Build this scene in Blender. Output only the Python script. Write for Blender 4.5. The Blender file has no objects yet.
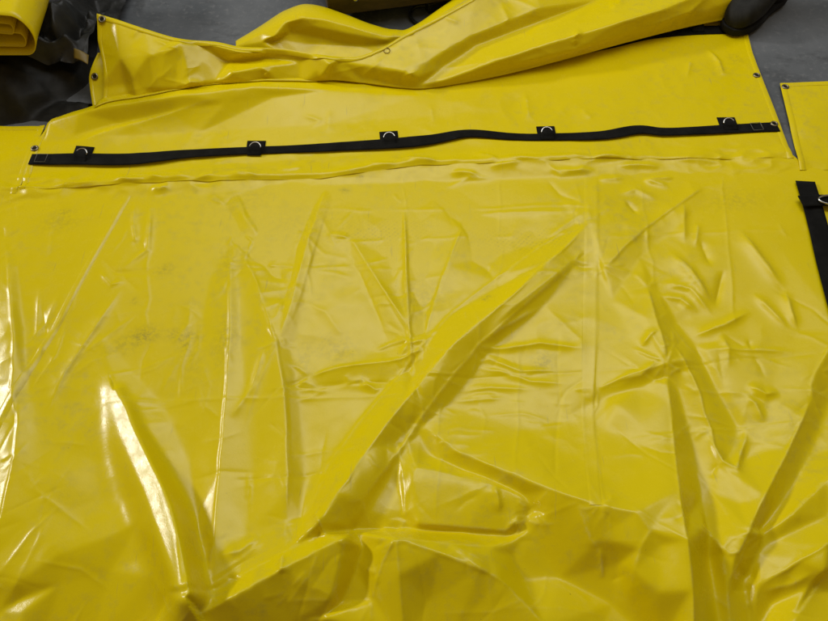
import bpy, bmesh, math, random
import numpy as np
from mathutils import Vector, geometry

random.seed(7)
rng = np.random.default_rng(11)
scene = bpy.context.scene
COL = scene.collection

# ------------------------------------------------------------------ camera
CAM_H = 1.30
PITCH = math.radians(58.0)
FPX = 670.0
FWD = np.array([0, math.cos(PITCH), -math.sin(PITCH)])
UP = np.array([0, math.sin(PITCH), math.cos(PITCH)])


def at(px, py, z=0.0):
    """point at height z (metres) seen at photo position px, py"""
    px = np.asarray(px, float); py = np.asarray(py, float); z = np.asarray(z, float)
    a = (px - 414.0) / FPX; b = (310.5 - py) / FPX
    dx = a; dy = b * UP[1] + FWD[1]; dz = b * UP[2] + FWD[2]
    t = (z - CAM_H) / dz
    return dx * t, dy * t


cam_d = bpy.data.cameras.new('camera')
cam = bpy.data.objects.new('camera', cam_d)
COL.objects.link(cam)
cam.location = (0, 0, CAM_H)
cam.rotation_euler = (math.radians(90) - PITCH, 0, 0)
cam_d.sensor_width = 36.0
cam_d.lens = FPX / 828.0 * 36.0
cam_d.clip_start = 0.02
cam_d.clip_end = 200
scene.camera = cam

# ------------------------------------------------------------------ height fields
STEP = 0.0018
X0, X1, Y0, Y1 = -1.62, 1.62, -0.12, 2.55
NX = int((X1 - X0) / STEP) + 1
NY = int((Y1 - Y0) / STEP) + 1
FX = np.fft.rfftfreq(NX)[None, :]
FY = np.fft.fftfreq(NY)[:, None]


def gblur(a, s, sy=None):
    """gaussian blur, sigma in metres"""
    sx = s / STEP; sy = (s if sy is None else sy) / STEP
    k = np.exp(-2 * math.pi ** 2 * ((FX * sx) ** 2 + (FY * sy) ** 2))
    return np.fft.irfft2(np.fft.rfft2(a) * k, s=a.shape)


def gnoise(s, sy=None):
    n = gblur(rng.standard_normal((NY, NX)), s, sy)
    return n / n.std()


class HF:
    wear = None

    def proj(self, px, py, z):
        return at(px, py, z)

    def __init__(self, lines, blur=0.004):
        vs, zs, es = [], [], []
        for ln in lines:
            prev = None
            for (px, py, z) in ln:
                x, y = self.proj(px, py, z / 100.0)
                vs.append(Vector((float(x), float(y)))); zs.append(z / 100.0)
                if prev is not None:
                    es.append((prev, len(vs) - 1))
                prev = len(vs) - 1
        out = geometry.delaunay_2d_cdt(vs, es, [], 0, 1e-5)
        ov, of, orig = out[0], out[2], out[3]
        seg = [(np.array(vs[a]), np.array(vs[b]), zs[a], zs[b]) for a, b in es]
        oz = []
        for v, o in zip(ov, orig):
            if len(o):
                oz.append(sum(zs[i] for i in o) / len(o))
            else:
                p = np.array(v); best = []
                for (a, b, za, zb) in seg:
                    d = b - a; L = d.dot(d)
                    t = min(1, max(0, (p - a).dot(d) / L)) if L > 0 else 0
                    dist = np.linalg.norm(a + d * t - p)
                    if dist < 1e-4:
                        best.append(za + (zb - za) * t)
                oz.append(sum(best) / len(best) if best else 0.0)
        A = np.zeros((NY, NX))
        for f in of:
            p = [ov[i] for i in f]; z = [oz[i] for i in f]
            xs = [(q[0] - X0) / STEP for q in p]; ys = [(q[1] - Y0) / STEP for q in p]
            i0, i1 = max(0, int(min(xs))), min(NX - 1, int(max(xs)) + 1)
            j0, j1 = max(0, int(min(ys))), min(NY - 1, int(max(ys)) + 1)
            if i1 < i0 or j1 < j0:
                continue
            den = (ys[1] - ys[2]) * (xs[0] - xs[2]) + (xs[2] - xs[1]) * (ys[0] - ys[2])
            if abs(den) < 1e-9:
                continue
            I, J = np.meshgrid(np.arange(i0, i1 + 1), np.arange(j0, j1 + 1))
            w0 = ((ys[1] - ys[2]) * (I - xs[2]) + (xs[2] - xs[1]) * (J - ys[2])) / den
            w1 = ((ys[2] - ys[0]) * (I - xs[2]) + (xs[0] - xs[2]) * (J - ys[2])) / den
            w2 = 1 - w0 - w1
            m = (w0 >= -1e-6) & (w1 >= -1e-6) & (w2 >= -1e-6)
            zz = w0 * z[0] + w1 * z[1] + w2 * z[2]
            sub = A[j0:j1 + 1, i0:i1 + 1]
            sub[m] = zz[m]
        self.raw = A
        self.A = gblur(A, blur)

    def z(self, x, y):
        fx = np.clip((np.asarray(x, float) - X0) / STEP, 0, NX - 1.001)
        fy = np.clip((np.asarray(y, float) - Y0) / STEP, 0, NY - 1.001)
        i = fx.astype(int); j = fy.astype(int); u = fx - i; v = fy - j
        A = self.A
        return (A[j, i] * (1 - u) * (1 - v) + A[j, i + 1] * u * (1 - v)
                + A[j + 1, i] * (1 - u) * v + A[j + 1, i + 1] * u * v)

    def on(self, px, py):
        """first surface point along the sight line: march from above"""
        zc = np.linspace(0.25, -0.01, 105)
        for z in zc:
            x, y = at(px, py, z)
            h = float(self.z(x, y))
            if h >= z:
                for _ in range(4):
                    h = 0.5 * (h + float(self.z(*at(px, py, h))))
                x, y = at(px, py, h)
                return float(x), float(y), h
        x, y = at(px, py, 0)
        return float(x), float(y), float(self.z(x, y))

    def crease(self, pts, h, w, w2=None, taper=0.35, world=False):
        """add a fold along a photo polyline: h, w in mm; w2 is the far side's width"""
        w2 = w if w2 is None else w2
        P = np.array(pts, float) if world else np.array([self.on(*p)[:2] for p in pts])
        h *= 0.001; w *= 0.001; w2 *= 0.001
        m = 4.5 * max(w, w2)
        i0 = max(0, int((P[:, 0].min() - m - X0) / STEP)); i1 = min(NX - 1, int((P[:, 0].max() + m - X0) / STEP))
        j0 = max(0, int((P[:, 1].min() - m - Y0) / STEP)); j1 = min(NY - 1, int((P[:, 1].max() + m - Y0) / STEP))
        if i1 <= i0 or j1 <= j0:
            return
        I, J = np.meshgrid(X0 + STEP * np.arange(i0, i1 + 1), Y0 + STEP * np.arange(j0, j1 + 1))
        seglen = np.linalg.norm(np.diff(P, axis=0), axis=1)
        tot = seglen.sum() + 1e-9
        bd = np.full(I.shape, 1e9); bt = np.zeros(I.shape); bs = np.ones(I.shape)
        acc = 0
        for k in range(len(P) - 1):
            a, b = P[k], P[k + 1]; d = b - a; L = seglen[k] ** 2 + 1e-12
            t = np.clip(((I - a[0]) * d[0] + (J - a[1]) * d[1]) / L, 0, 1)
            dx = I - a[0] - d[0] * t; dy = J - a[1] - d[1] * t
            dist = np.sqrt(dx * dx + dy * dy)
            s = np.sign(d[0] * dy - d[1] * dx)
            q = dist < bd
            bd[q] = dist[q]; bs[q] = s[q]; bt[q] = ((acc + seglen[k] * t) / tot)[q]
            acc += seglen[k]
        env = np.clip(np.minimum(bt, 1 - bt) / taper, 0, 1)
        env = env * env * (3 - 2 * env)
        ww = np.where(bs > 0, w, w2)
        prof = np.exp(-np.sqrt((bd / ww) ** 2 + 0.04) + 0.2)
        # soft cut at the far tail
        if self.wear is not None and h > 0:
            wv = self.wear[j0:j1 + 1, i0:i1 + 1]
            np.maximum(wv, env * np.exp(-(bd / .0022) ** 2) * min(1, h / .003), out=wv)
        self.A[j0:j1 + 1, i0:i1 + 1] += h * env * prof * np.clip(1.3 - bd / (4.5 * ww), 0, 1)


# big folds: polylines of (photo x, photo y, height in cm)
L = []
A_ = L.append
A_([(-260, 20, 0), (-260, 190, .2), (-260, 420, 1.5), (-260, 690, 2)])
A_([(1090, 20, 0), (1090, 190, .2), (1090, 420, 2), (1090, 690, 2)])
A_([(-260, 690, 2), (150, 690, 3), (250, 690, 0), (414, 690, 0), (560, 690, 1), (700, 690, 2), (1090, 690, 2)])
A_([(-260, 20, 0), (414, 20, 0), (1090, 20, 0)])
# centre flap and hinge
A_([(-60, 128, .2), (45, 128, .4)])
A_([(-60, 194, .3), (20, 190, .3)])
A_([(28, 187, .7), (100, 182, 1.2), (180, 177, 1.5), (320, 173, 1.1), (420, 161, 1.5), (480, 162, 1.8), (600, 157, 1.3), (780, 156, .5)])
A_([(25, 200, .25), (120, 199, .25), (200, 194, .25), (320, 187, .3), (420, 183, .3), (600, 176, .4), (790, 172, .3), (840, 170, .3)])
A_([(35, 172, .3), (200, 167, .3), (420, 152, .4), (600, 147, .4), (788, 146, .2)])
A_([(45, 143, .9), (110, 138, 1.3), (200, 132, 1), (330, 125, .9), (500, 112, .6), (700, 98, .4), (765, 100, .2)])
A_([(49, 123, 2.5), (80, 114, 4.6), (110, 106, 6), (180, 94, 7), (250, 87, 6), (330, 91, 3.2), (420, 97, 1.6), (560, 84, .6)])
A_([(75, 137, 1.4), (120, 124, 2.0), (170, 113, 3), (225, 103, 4.3), (275, 98, 3.2)])
A_([(55, 108, .2), (90, 95, .3), (180, 75, .3), (330, 60, .2), (500, 40, .2), (740, 25, .2)])
A_([(640, 50, .4), (742, 40, .2), (765, 80, .2), (790, 150, .2)])
A_([(780, 86, .3), (797, 158, .3)]); A_([(860, 88, .6), (870, 150, .4)]); A_([(812, 112, .9)])
# far left
A_([(4, 240, .5), (10, 290, 2.0), (14, 340, 3), (11, 395, 3.2), (18, 420, 3.6), (14, 455, 3.8), (2, 510, 3.8), (-15, 570, 4)])
A_([(17, 262, .4), (24, 330, .6), (27, 390, 1.4), (36, 430, 2.4), (34, 470, 3.0), (28, 520, 3.5)])
A_([(-40, 240, .3), (-50, 400, .4), (-70, 570, 1)])
for p in [(60, 215, .5), (62, 300, .6), (100, 330, .7), (180, 230, .5), (175, 300, .5), (200, 340, .6), (210, 280, .5), (70, 400, 1.2), (60, 450, 2.2)]:
    A_([p])
A_([(108, 365, 1.6), (124, 402, 3.0), (145, 448, 4.3), (167, 495, 4.15), (184, 545, 4.75), (193, 592, 5.75)])
A_([(88, 366, 1.0), (103, 404, 2.2), (124, 451, 2.35), (146, 499, 2.65), (163, 549, 3.4), (173, 597, 4.45)])
A_([(58, 480, 3.3), (96, 462, 2.2)])
A_([(100, 500, 2.6)])
A_([(15, 582, 4.3), (60, 553, 4.3), (110, 535, 3.9), (140, 522, 3.3)])
A_([(20, 600, 1.6), (60, 584, 2.4), (110, 570, 2.6), (152, 578, 3.7)])
A_([(40, 645, 0), (90, 640, 0), (140, 645, .6)])
A_([(0, 612, 1.6), (22, 612, 2.8), (18, 640, 2.4)])
A_([(128, 365, .5), (165, 408, .9), (189, 460, 1.6), (197, 520, 2.2), (200, 575, 2.8)])
A_([(229, 245, 1), (230, 330, 1.8), (226, 400, 2.2), (219, 470, 2.7), (213, 540, 3.4), (206, 588, 4.0)])
A_([(238, 290, .8), (240, 340, .9), (246, 400, 1.4), (252, 470, 1.9), (246, 535, 2.4)])
A_([(241, 248, 1.2), (262, 300, 1.7), (277, 342, 2.8), (285, 390, 3.3), (287, 440, 3.7), (288, 490, 3.7), (286, 522, 3)])
A_([(291, 350, .8), (299, 395, .8), (303, 440, .9), (306, 480, 1.2), (302, 520, 1.8)])
A_([(326, 188, .5), (312, 228, 1.1), (300, 264, 1.5), (291, 305, 1.9), (279, 340, 2.7)])
A_([(318, 190, .3), (301, 238, .35), (285, 300, .6)])
A_([(335, 190, .3), (320, 238, .35), (305, 300, .5), (296, 338, .7)])
A_([(233, 192, .5), (245, 215, 1.2), (262, 240, 1.1)])
A_([(242, 195, .2), (262, 222, .2), (274, 248, .2)])
A_([(225, 205, .4), (232, 235, .5), (236, 243, .5)])
# centre
A_([(404, 205, .6), (406, 258, 1.1), (409, 322, 1.8), (411, 345, 2.2), (413, 380, .9)])
A_([(393, 258, .35), (398, 300, .5)]); A_([(420, 258, .35), (424, 315, .6)])
A_([(350, 238, .9), (375, 275, 1.5), (394, 304, 1.9), (407, 328, 2.1)])
A_([(350, 256, .25), (372, 303, .35), (388, 342, .4)])
A_([(462, 228, 1.2), (448, 265, 1.4), (435, 300, 1.4), (425, 338, 1.3)])
A_([(466, 230, .2), (482, 260, -.1), (500, 288, .4)])
A_([(310, 377, 1.0), (345, 366, 1.5), (395, 361, 1.9), (427, 348, 2.2)])
A_([(318, 388, .5), (350, 384, .6), (388, 382, .9)]); A_([(340, 350, .5), (382, 350, .5)])
A_([(590, 222, 2), (552, 260, 3.6), (500, 306, 5.2), (450, 348, 6.2), (402, 405, 6.8), (366, 452, 7.2), (338, 492, 7.2), (318, 522, 6.6)])
A_([(575, 225, .8), (545, 243, .8), (500, 275, 1), (445, 318, 1.4), (405, 368, 1.4), (362, 418, 1.4), (325, 470, 1.6), (306, 520, 2.6)])
A_([(574, 262, 1.7), (526, 304, 3.0), (474, 350, 3.6), (432, 404, 3.9), (396, 455, 4.1), (362, 500, 5.0)])
A_([(600, 270, .8), (546, 304, .9), (493, 347, .8), (474, 373, .8), (447, 406, 1), (418, 434, 1.4), (392, 470, 1.9), (366, 512, 3), (350, 526, 3.2)])
for p in [(520, 430, 2.2), (560, 420, 1.8), (500, 395, .9), (560, 330, 1.3), (540, 380, 1.2), (580, 460, 4.6)]:
    A_([p])
A_([(424, 427, 2.8), (455, 452, 4.4), (500, 470, 5.8), (550, 490, 7.2), (600, 505, 7.8)])
A_([(432, 458, 1), (470, 475, 1.4), (520, 495, 2.6), (548, 514, 4.6), (600, 538, 5.2)])
A_([(399, 440, 2.2), (402, 470, 3.0), (405, 520, 2.4)])
A_([(407, 434, 2.6), (412, 468, 4.3), (450, 474, 4.3), (490, 483, 4.5), (520, 497, 4.2), (535, 508, 3.0)])
A_([(418, 524, 3.4), (470, 528, 3), (505, 531, 2.6), (526, 520, 2.6)])
A_([(352, 531, 2), (416, 530, 1.6), (470, 533, 1.2), (512, 536, 1)])
# foreground fold
A_([(140, 655, 6), (200, 615, 6.4), (235, 595, 6.7), (280, 570, 6.7), (315, 552, 6.7), (347, 536, 6.8)])
A_([(198, 600, 3.6), (240, 577, 4), (285, 552, 4.4), (325, 533, 4.6)])
A_([(353, 531, 2.4), (363, 546, 3.2), (357, 566, 2.4), (339, 604, 1.4), (314, 630, .8), (290, 655, .4)])
A_([(347, 536, 6.8), (333, 598, 4.4), (322, 618, 3.4)])
A_([(395, 538, 7.6), (377, 575, 4.6), (372, 600, 3)])
A_([(250, 645, 2.0), (290, 625, 2.2)])
A_([(430, 600, 3.6), (450, 640, 2)])
A_([(395, 538, 7.6), (399, 575, 6.4), (404, 640, 3)])
A_([(395, 538, 7.6), (440, 553, 7.2), (480, 570, 6.6), (499, 578, 6.0), (514, 594, 5.4), (545, 626, 4.6), (580, 670, 3)])
A_([(395, 538, 7.6), (440, 543, 6.2), (490, 549, 4.4), (512, 540, 3.2)])
A_([(530, 530, 2.6), (510, 556, 2.2)])
A_([(522, 580, 1.6), (560, 578, .8), (612, 604, .5), (660, 645, .5)])
# right of the centre seam
A_([(600, 505, 7.8), (635, 512, 8), (651, 530, 7.6), (640, 548, 7.0), (634, 570, 6.0)])
A_([(618, 565, 2.6), (628, 600, 1.6)])
A_([(662, 545, 6.8), (658, 592, 6.2)])
A_([(617, 403, 4.2), (640, 424, 5.2), (660, 447, 6.2), (668, 472, 7.4)])
A_([(605, 430, 3.2), (612, 480, 6.0)])
A_([(667, 378, 4.2), (670, 402, 5), (674, 440, 6.4), (680, 490, 8.2), (688, 540, 9.0), (693, 590, 8.6), (694, 650, 7.4)])
A_([(678, 392, 1.8), (692, 450, 1.6), (701, 500, 1.9), (708, 560, 2.4), (718, 630, 2.8)])
A_([(812, 398, 5), (792, 445, 5.6), (765, 495, 6), (748, 530, 6), (736, 557, 5.6), (722, 550, 5.2), (705, 526, 5), (689, 516, 4.6)])
for p in [(740, 505, 3.8), (765, 440, 3.4), (718, 495, 3.4), (725, 440, 2.8)]:
    A_([p])
A_([(722, 552, 5), (728, 600, 4.6), (736, 660, 4)])
A_([(742, 580, 2), (752, 640, 2)])
A_([(822, 420, 2.0), (806, 460, 2.2), (780, 503, 2.4), (760, 530, 2.4), (750, 575, 2)])
A_([(762, 535, 4.4), (758, 585, 3.8)])
A_([(762, 534, 4.4), (790, 515, 4.6), (828, 478, 5), (870, 440, 5)])
A_([(758, 586, 3.8), (800, 560, 5), (828, 544, 5.6), (890, 530, 5.6)])
A_([(775, 540, 3.2), (828, 515, 3.6)])
A_([(770, 605, 1.8), (810, 585, 2.4), (840, 560, 3)])
A_([(788, 628, 5), (828, 572, 6), (880, 540, 6)])
A_([(842, 330, 3), (828, 350, 3.8), (815, 372, 4.4), (811, 385, 4.6), (812, 398, 5)])
A_([(832, 395, 1.2), (875, 360, .6)])
A_([(648, 288, 2), (655, 322, 3.8), (664, 345, 4.8), (667, 363, 4.8)])
A_([(657, 288, .6), (675, 322, .7), (694, 345, .8), (716, 390, .9), (738, 428, 1.2), (744, 460, 1.8)])
A_([(598, 389, 2.2), (630, 374, 3.4), (667, 363, 4.8)])
A_([(604, 399, 1.2), (640, 388, 1.9), (668, 378, 3)])
A_([(610, 345, 1.6), (630, 340, 2)])
A_([(672, 344, 3.2), (686, 362, 4.2), (700, 395, 4), (711, 430, 3.5), (720, 462, 3.2)])
A_([(706, 350, 2.4), (728, 392, 2.6), (752, 430, 3)])
for p in [(725, 340, 2), (785, 352, 2.6), (770, 395, 3), (800, 330, 2)]:
    A_([p])
# upper right
A_([(762, 172, .4), (700, 208, .4), (640, 258, .6), (612, 300, .8)])
A_([(705, 186, .8), (645, 228, 1.8), (604, 268, 2.4)])
for p in [(640, 195, .5), (520, 205, .5), (560, 200, .4), (740, 220, .8), (700, 260, 1), (780, 250, .8), (745, 300, 1.2), (825, 240, .4)]:
    A_([p])


class PF(HF):
    """height above the floor given along sight lines: good for upright and overhanging cloth"""
    def proj(self, px, py, z):
        return (px - 414.0) / 400.0, (310.0 - py) / 400.0

    def on(self, px, py):
        x, y = self.proj(px, py, 0)
        return x, y, float(self.z(x, y))

    def zp(self, px, py):
        return self.z((np.asarray(px) - 414.0) / 400.0, (310.0 - np.asarray(py)) / 400.0)

    def pt(self, px, py):
        z = self.zp(px, py); x, y = at(px, py, z)
        return np.stack([x, y, z], -1)


# the heap in the foreground stands higher than the spread part
def heap(px, py, z):
    f = min(1, max(0, (py - 420) / 110.0)); f = f * f * (3 - 2 * f)
    if py < 165:
        return z
    return z * (.66 + (.30 if px < 205 else .62) * f)


LR = L
L = [[(px, py, heap(px, py, z)) for (px, py, z) in ln] for ln in L]
hf = HF(L, 0.0140)
sharp = gblur(hf.raw, .0034)
mixf = np.clip(((Y0 + STEP * np.arange(NY)) - .55) / .25, 0, 1)[:, None] * .40 + .30 + np.clip((.44 - (Y0 + STEP * np.arange(NY))) / .12, 0, 1)[:, None] * .28
XG = (X0 + STEP * np.arange(NX))[None, :]; YG = (Y0 + STEP * np.arange(NY))[:, None]
loc_m = np.zeros((NY, NX))
for (a, b, r_, s_) in [(118, 400, .06, .65), (136, 448, .06, .65), (157, 496, .06, .65), (172, 545, .06, .65), (182, 592, .05, .6), (240, 592, .05, .5), (290, 565, .05, .55), (335, 545, .05, .6), (372, 552, .05, .6),
                       (398, 555, .05, .55), (345, 590, .05, .55), (440, 545, .05, .4), (412, 490, .04, .45), (530, 510, .03, .4), (762, 540, .04, .5), (735, 555, .04, .5), (690, 520, .04, .45), (660, 365, .04, .4), (645, 520, .04, .4)]:
    x_, y_ = at(a, b, .045)
    loc_m = np.maximum(loc_m, s_ * np.exp(-((XG - x_) ** 2 + (YG - y_) ** 2) / (r_ * r_)))
mixf = np.clip(mixf + loc_m, 0, .95)
hf.A = hf.A * (1 - mixf) + sharp * mixf
WEAR = np.zeros((NY, NX))
hf.wear = WEAR
# extra tight creases
C = hf.crease
C([(130, 192), (92, 262), (62, 318), (30, 370), (-10, 440)], 2.0, 3, 14, .1)
C([(126, 283), (98, 325), (66, 372), (43, 418)], 5, 5, 16)
C([(135, 200), (133, 225), (137, 250)], 4, 6)
C([(152, 203), (150, 225), (147, 250), (120, 270)], 4.5, 6)
C([(98, 255), (115, 272), (140, 273), (178, 270)], -2.5, 5)
C([(98, 270), (112, 285), (128, 280)], 3.5, 6)
C([(132, 240), (146, 250)], -4, 6)
C([(22, 345), (45, 325), (62, 290)], 2, 6)
C([(40, 285), (38, 320), (35, 345)], 2.0, 5)
C([(80, 398), (95, 404), (112, 402), (170, 404), (205, 400)], 1.2, 4)
C([(20, 465), (35, 485), (50, 470)], 2, 10)
C([(405, 345), (425, 340), (424, 352)], 5, 5)
C([(396, 335), (408, 342), (400, 358)], 4, 5)
C([(415, 352), (410, 372)], -5, 5)
C([(318, 210), (335, 245), (350, 238)], 1.5, 8)
C([(440, 190), (470, 178), (500, 180)], 3, 8)
C([(460, 216), (500, 213), (560, 212), (588, 210)], 2.4, 7)
C([(545, 178), (560, 195), (585, 205)], -2.5, 6)
C([(540, 160), (560, 176), (580, 172), (590, 160)], 3, 6)
C([(590, 210), (570, 222), (545, 240)], 3, 8)
C([(475, 346), (505, 349), (540, 344), (590, 350)], 6, 6)
C([(478, 348), (500, 330), (545, 305)], 5, 7)
C([(473, 362), (490, 360), (520, 372), (560, 370)], 5, 7)
C([(470, 365), (500, 372), (530, 382), (575, 384)], 4, 7)
C([(455, 392), (490, 388), (540, 390)], 3.5, 7)
C([(450, 402), (480, 400), (510, 398)], 3, 7)
C([(585, 250), (550, 280), (510, 312), (480, 340)], 6, 8, 14)
C([(540, 300), (580, 340), (585, 372)], 2, 10)
C([(598, 165), (598, 250), (597, 330), (593, 400), (599, 460), (604, 520), (606, 560)], 1.1, 2, 10, .12)
C([(583, 310), (582, 360), (583, 410), (588, 480)], 1.0, 2, 10, .1)
C([(738, 228), (757, 255), (785, 290)], 8, 8, 14)
C([(785, 290), (790, 310), (797, 330)], 6, 8)
C([(752, 292), (770, 310), (790, 330)], 6, 8)
C([(668, 250), (690, 272), (713, 306)], 9, 7, 14)
C([(724, 268), (715, 310)], -6, 8)
C([(700, 240), (712, 268)], -5, 7)
C([(684, 200), (684, 245)], 6, 8, 14)
C([(698, 222), (695, 248)], 4, 7)
C([(690, 338), (725, 325), (752, 310)], 7, 7)
C([(655, 295), (680, 300), (700, 315)], 6, 9)
C([(660, 282), (690, 290), (715, 318)], 5, 9)
C([(618, 195), (635, 190), (660, 200)], 5, 9)
C([(625, 200), (640, 215)], -5, 6)
C([(640, 178), (665, 185), (672, 188)], 5, 7)
C([(700, 350), (760, 350), (800, 352)], 4, 5)
C([(720, 330), (728, 350), (728, 370)], 4, 8)
C([(745, 384), (765, 395), (780, 392)], 8, 8)
C([(742, 392), (755, 405), (765, 425)], 6, 8)
C([(702, 425), (722, 462), (736, 468), (744, 442), (748, 420)], 9, 8)
C([(612, 382), (640, 376), (660, 358)], 5, 7)
C([(640, 348), (650, 335), (658, 330)], 6, 5)
C([(446, 545), (470, 555), (490, 568)], 6, 8)
C([(460, 552), (475, 565), (492, 574)], 5, 7)
C([(493, 484), (498, 500), (500, 515)], 7, 6, 12)
C([(506, 528), (516, 522), (520, 535)], 8, 6)
C([(315, 510), (322, 530), (330, 540)], 9, 6)
C([(283, 552), (282, 575)], 8, 5)
C([(225, 575), (255, 588)], -6, 5)
C([(232, 580), (236, 598)], -4, 4)
C([(218, 556), (240, 552), (262, 535)], 7, 9)
C([(575, 500), (590, 540), (605, 560)], 3, 9)
C([(600, 545), (603, 580)], 4, 5)
C([(760, 592), (790, 585), (820, 570)], 6, 9)
C([(255, 255), (275, 275), (290, 282)], -4, 7)
C([(300, 300), (325, 312), (345, 340)], 1.8, 9)
C([(240, 232), (252, 240), (246, 255), (240, 248)], 4, 5)
C([(335, 388), (360, 380), (378, 395)], 3, 6)
C([(360, 378), (375, 390), (385, 386)], 4, 6)
C([(262, 390), (285, 388), (310, 390), (335, 392)], 1.6, 4)
C([(230, 420), (245, 400), (258, 380)], 4, 10)
C([(265, 345), (258, 370), (250, 395)], 4, 6)
# thin creases pressed into the crests and feet of the big folds, with short branches at their ends
for ln in LR:
    if len(ln) < 3 or min(p[1] for p in ln) < 186 or max(p[1] for p in ln) > 680:
        continue
    if max(p[0] for p in ln) < 200 and min(p[1] for p in ln) > 340:
        continue
    zs = [p[2] for p in ln]
    up = sum(zs) / len(zs) > 1.1
    near_ = [q_ for l2 in LR if l2 is not ln for q_ in l2 if abs(q_[0] - ln[len(ln) // 2][0]) < 45 and abs(q_[1] - ln[len(ln) // 2][1]) < 45]
    if near_ and sum(1 for q_ in near_ if q_[2] > ln[len(ln) // 2][2]) > .55 * len(near_):
        continue      # a valley: its foot stays soft
    pts = [(p[0], p[1]) for p in ln if -100 < p[0] < 930]
    if len(pts) < 2:
        continue
    q = np.array(pts, float)
    n_ = max(4, int(np.linalg.norm(q[-1] - q[0]) / 14))
    tt = np.linspace(0, len(q) - 1, n_)
    jx = np.interp(tt, np.arange(len(q)), q[:, 0]) + rng.normal(0, .6, n_); jy = np.interp(tt, np.arange(len(q)), q[:, 1]) + rng.normal(0, .4, n_)
    wa, wb = 2.2, rng.choice([3.0, 12.0, 20.0])
    if rng.uniform() < .5:
        wa, wb = wb, wa
    C(list(zip(jx, jy)), (2.3 if up else -1.2) * rng.uniform(.7, 1.2), wa, wb, .10)
    for e, o in ((q[0], q[1]), (q[-1], q[-2])):
        d0 = e - o; a0 = math.atan2(d0[1], d0[0])
        for k in range(3):
            a1 = a0 + rng.uniform(-1.0, 1.0); l1 = rng.uniform(14, 38)
            m_ = e + np.array([math.cos(a1), math.sin(a1)]) * l1 * .5 + rng.normal(0, 1.5, 2); f_ = e + np.array([math.cos(a1), math.sin(a1) * .8]) * l1
            if f_[1] > 190:
                C([tuple(e), tuple(m_), tuple(f_)], rng.choice([-1, 1]) * rng.uniform(.8, 2.0), 3, rng.uniform(4, 9))
    for k in range(2):
        b0 = q[rng.integers(len(q))]; a1 = rng.uniform(0, 2 * math.pi); l1 = rng.uniform(12, 34)
        f_ = b0 + np.array([math.cos(a1), math.sin(a1) * .7]) * l1
        if f_[1] > 190:
            C([tuple(b0), tuple((b0 + f_) / 2 + rng.normal(0, 2, 2)), tuple(f_)], rng.uniform(.6, 1.6), 2.8, rng.uniform(3, 8))
# long crisp fold edges down the sheet
for pts_, h_, wl, wr_ in [([(230, 248), (229, 330), (225, 400), (219, 470), (211, 540), (199, 592)], 2.6, 16, 2.2), ([(246, 255), (263, 300), (277, 343)], 2.6, 14, 2.2), ([(277, 343), (285, 390), (287, 440), (288, 490), (286, 523)], 3.0, 2.4, 18),
                          ([(331, 190), (318, 238), (303, 285), (292, 318), (279, 343)], 2.4, 2.2, 9), ([(321, 190), (309, 235), (296, 283), (284, 318), (276, 343)], 2.4, 9, 2.2), ([(277, 343), (264, 372), (252, 402), (243, 440)], 2.4, 3, 14),
                          ([(233, 190), (246, 214), (263, 241)], 3.0, 2.2, 10), ([(404, 205), (406, 258), (409, 322), (412, 380)], 2.2, 2.2, 12), ([(350, 238), (375, 275), (394, 304), (408, 329)], 2.8, 2.2, 16),
                          ([(350, 256), (372, 300), (388, 342)], -2.2, 2.2, 8), ([(464, 228), (449, 265), (436, 300), (426, 338)], 2.2, 12, 2.2), ([(466, 231), (482, 260), (500, 289)], -2.8, 2.4, 9), ([(310, 377), (345, 366), (395, 361), (426, 348)], 2.6, 2.4, 14),
                          ([(120, 412), (160, 408), (206, 398)], 1.0, 2.2, 4), ([(588, 224), (550, 262), (498, 308), (449, 349), (401, 406), (365, 453), (336, 494)], 2.4, 12, 2.4), ([(588, 252), (548, 286), (505, 322), (482, 345)], 2.2, 3, 12),
                          ([(648, 288), (656, 322), (665, 346), (667, 364)], 2.6, 14, 2.4), ([(667, 380), (672, 420), (679, 488), (688, 542), (693, 590), (694, 640)], 2.6, 14, 2.4), ([(598, 389), (630, 374), (667, 364)], 2.4, 2.4, 12),
                          ([(738, 228), (758, 256), (785, 291)], 2.8, 2.4, 10), ([(785, 291), (791, 312), (799, 332)], 2.4, 2.4, 8), ([(668, 250), (690, 274), (713, 307)], 3.0, 2.4, 10), ([(812, 398), (792, 445), (765, 495), (748, 530), (736, 557)], 2.4, 12, 2.4),
                          ([(736, 557), (722, 550), (705, 526), (690, 516)], 2.2, 2.4, 8), ([(763, 534), (790, 515), (828, 478)], 2.2, 2.4, 10), ([(758, 587), (800, 560), (828, 544)], 2.4, 2.4, 10), ([(424, 428), (455, 452), (500, 470), (550, 490), (600, 505)], 2.0, 2.4, 8)]:
    q = np.array(pts_, float); n_ = max(5, int(np.linalg.norm(q[-1] - q[0]) / 18)); tt = np.linspace(0, len(q) - 1, n_)
    C([(np.interp(t_, np.arange(len(q)), q[:, 0]) + rng.normal(0, .5), np.interp(t_, np.arange(len(q)), q[:, 1]) + rng.normal(0, .3)) for t_ in tt], h_ * .72, wl, wr_, .38)
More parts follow.
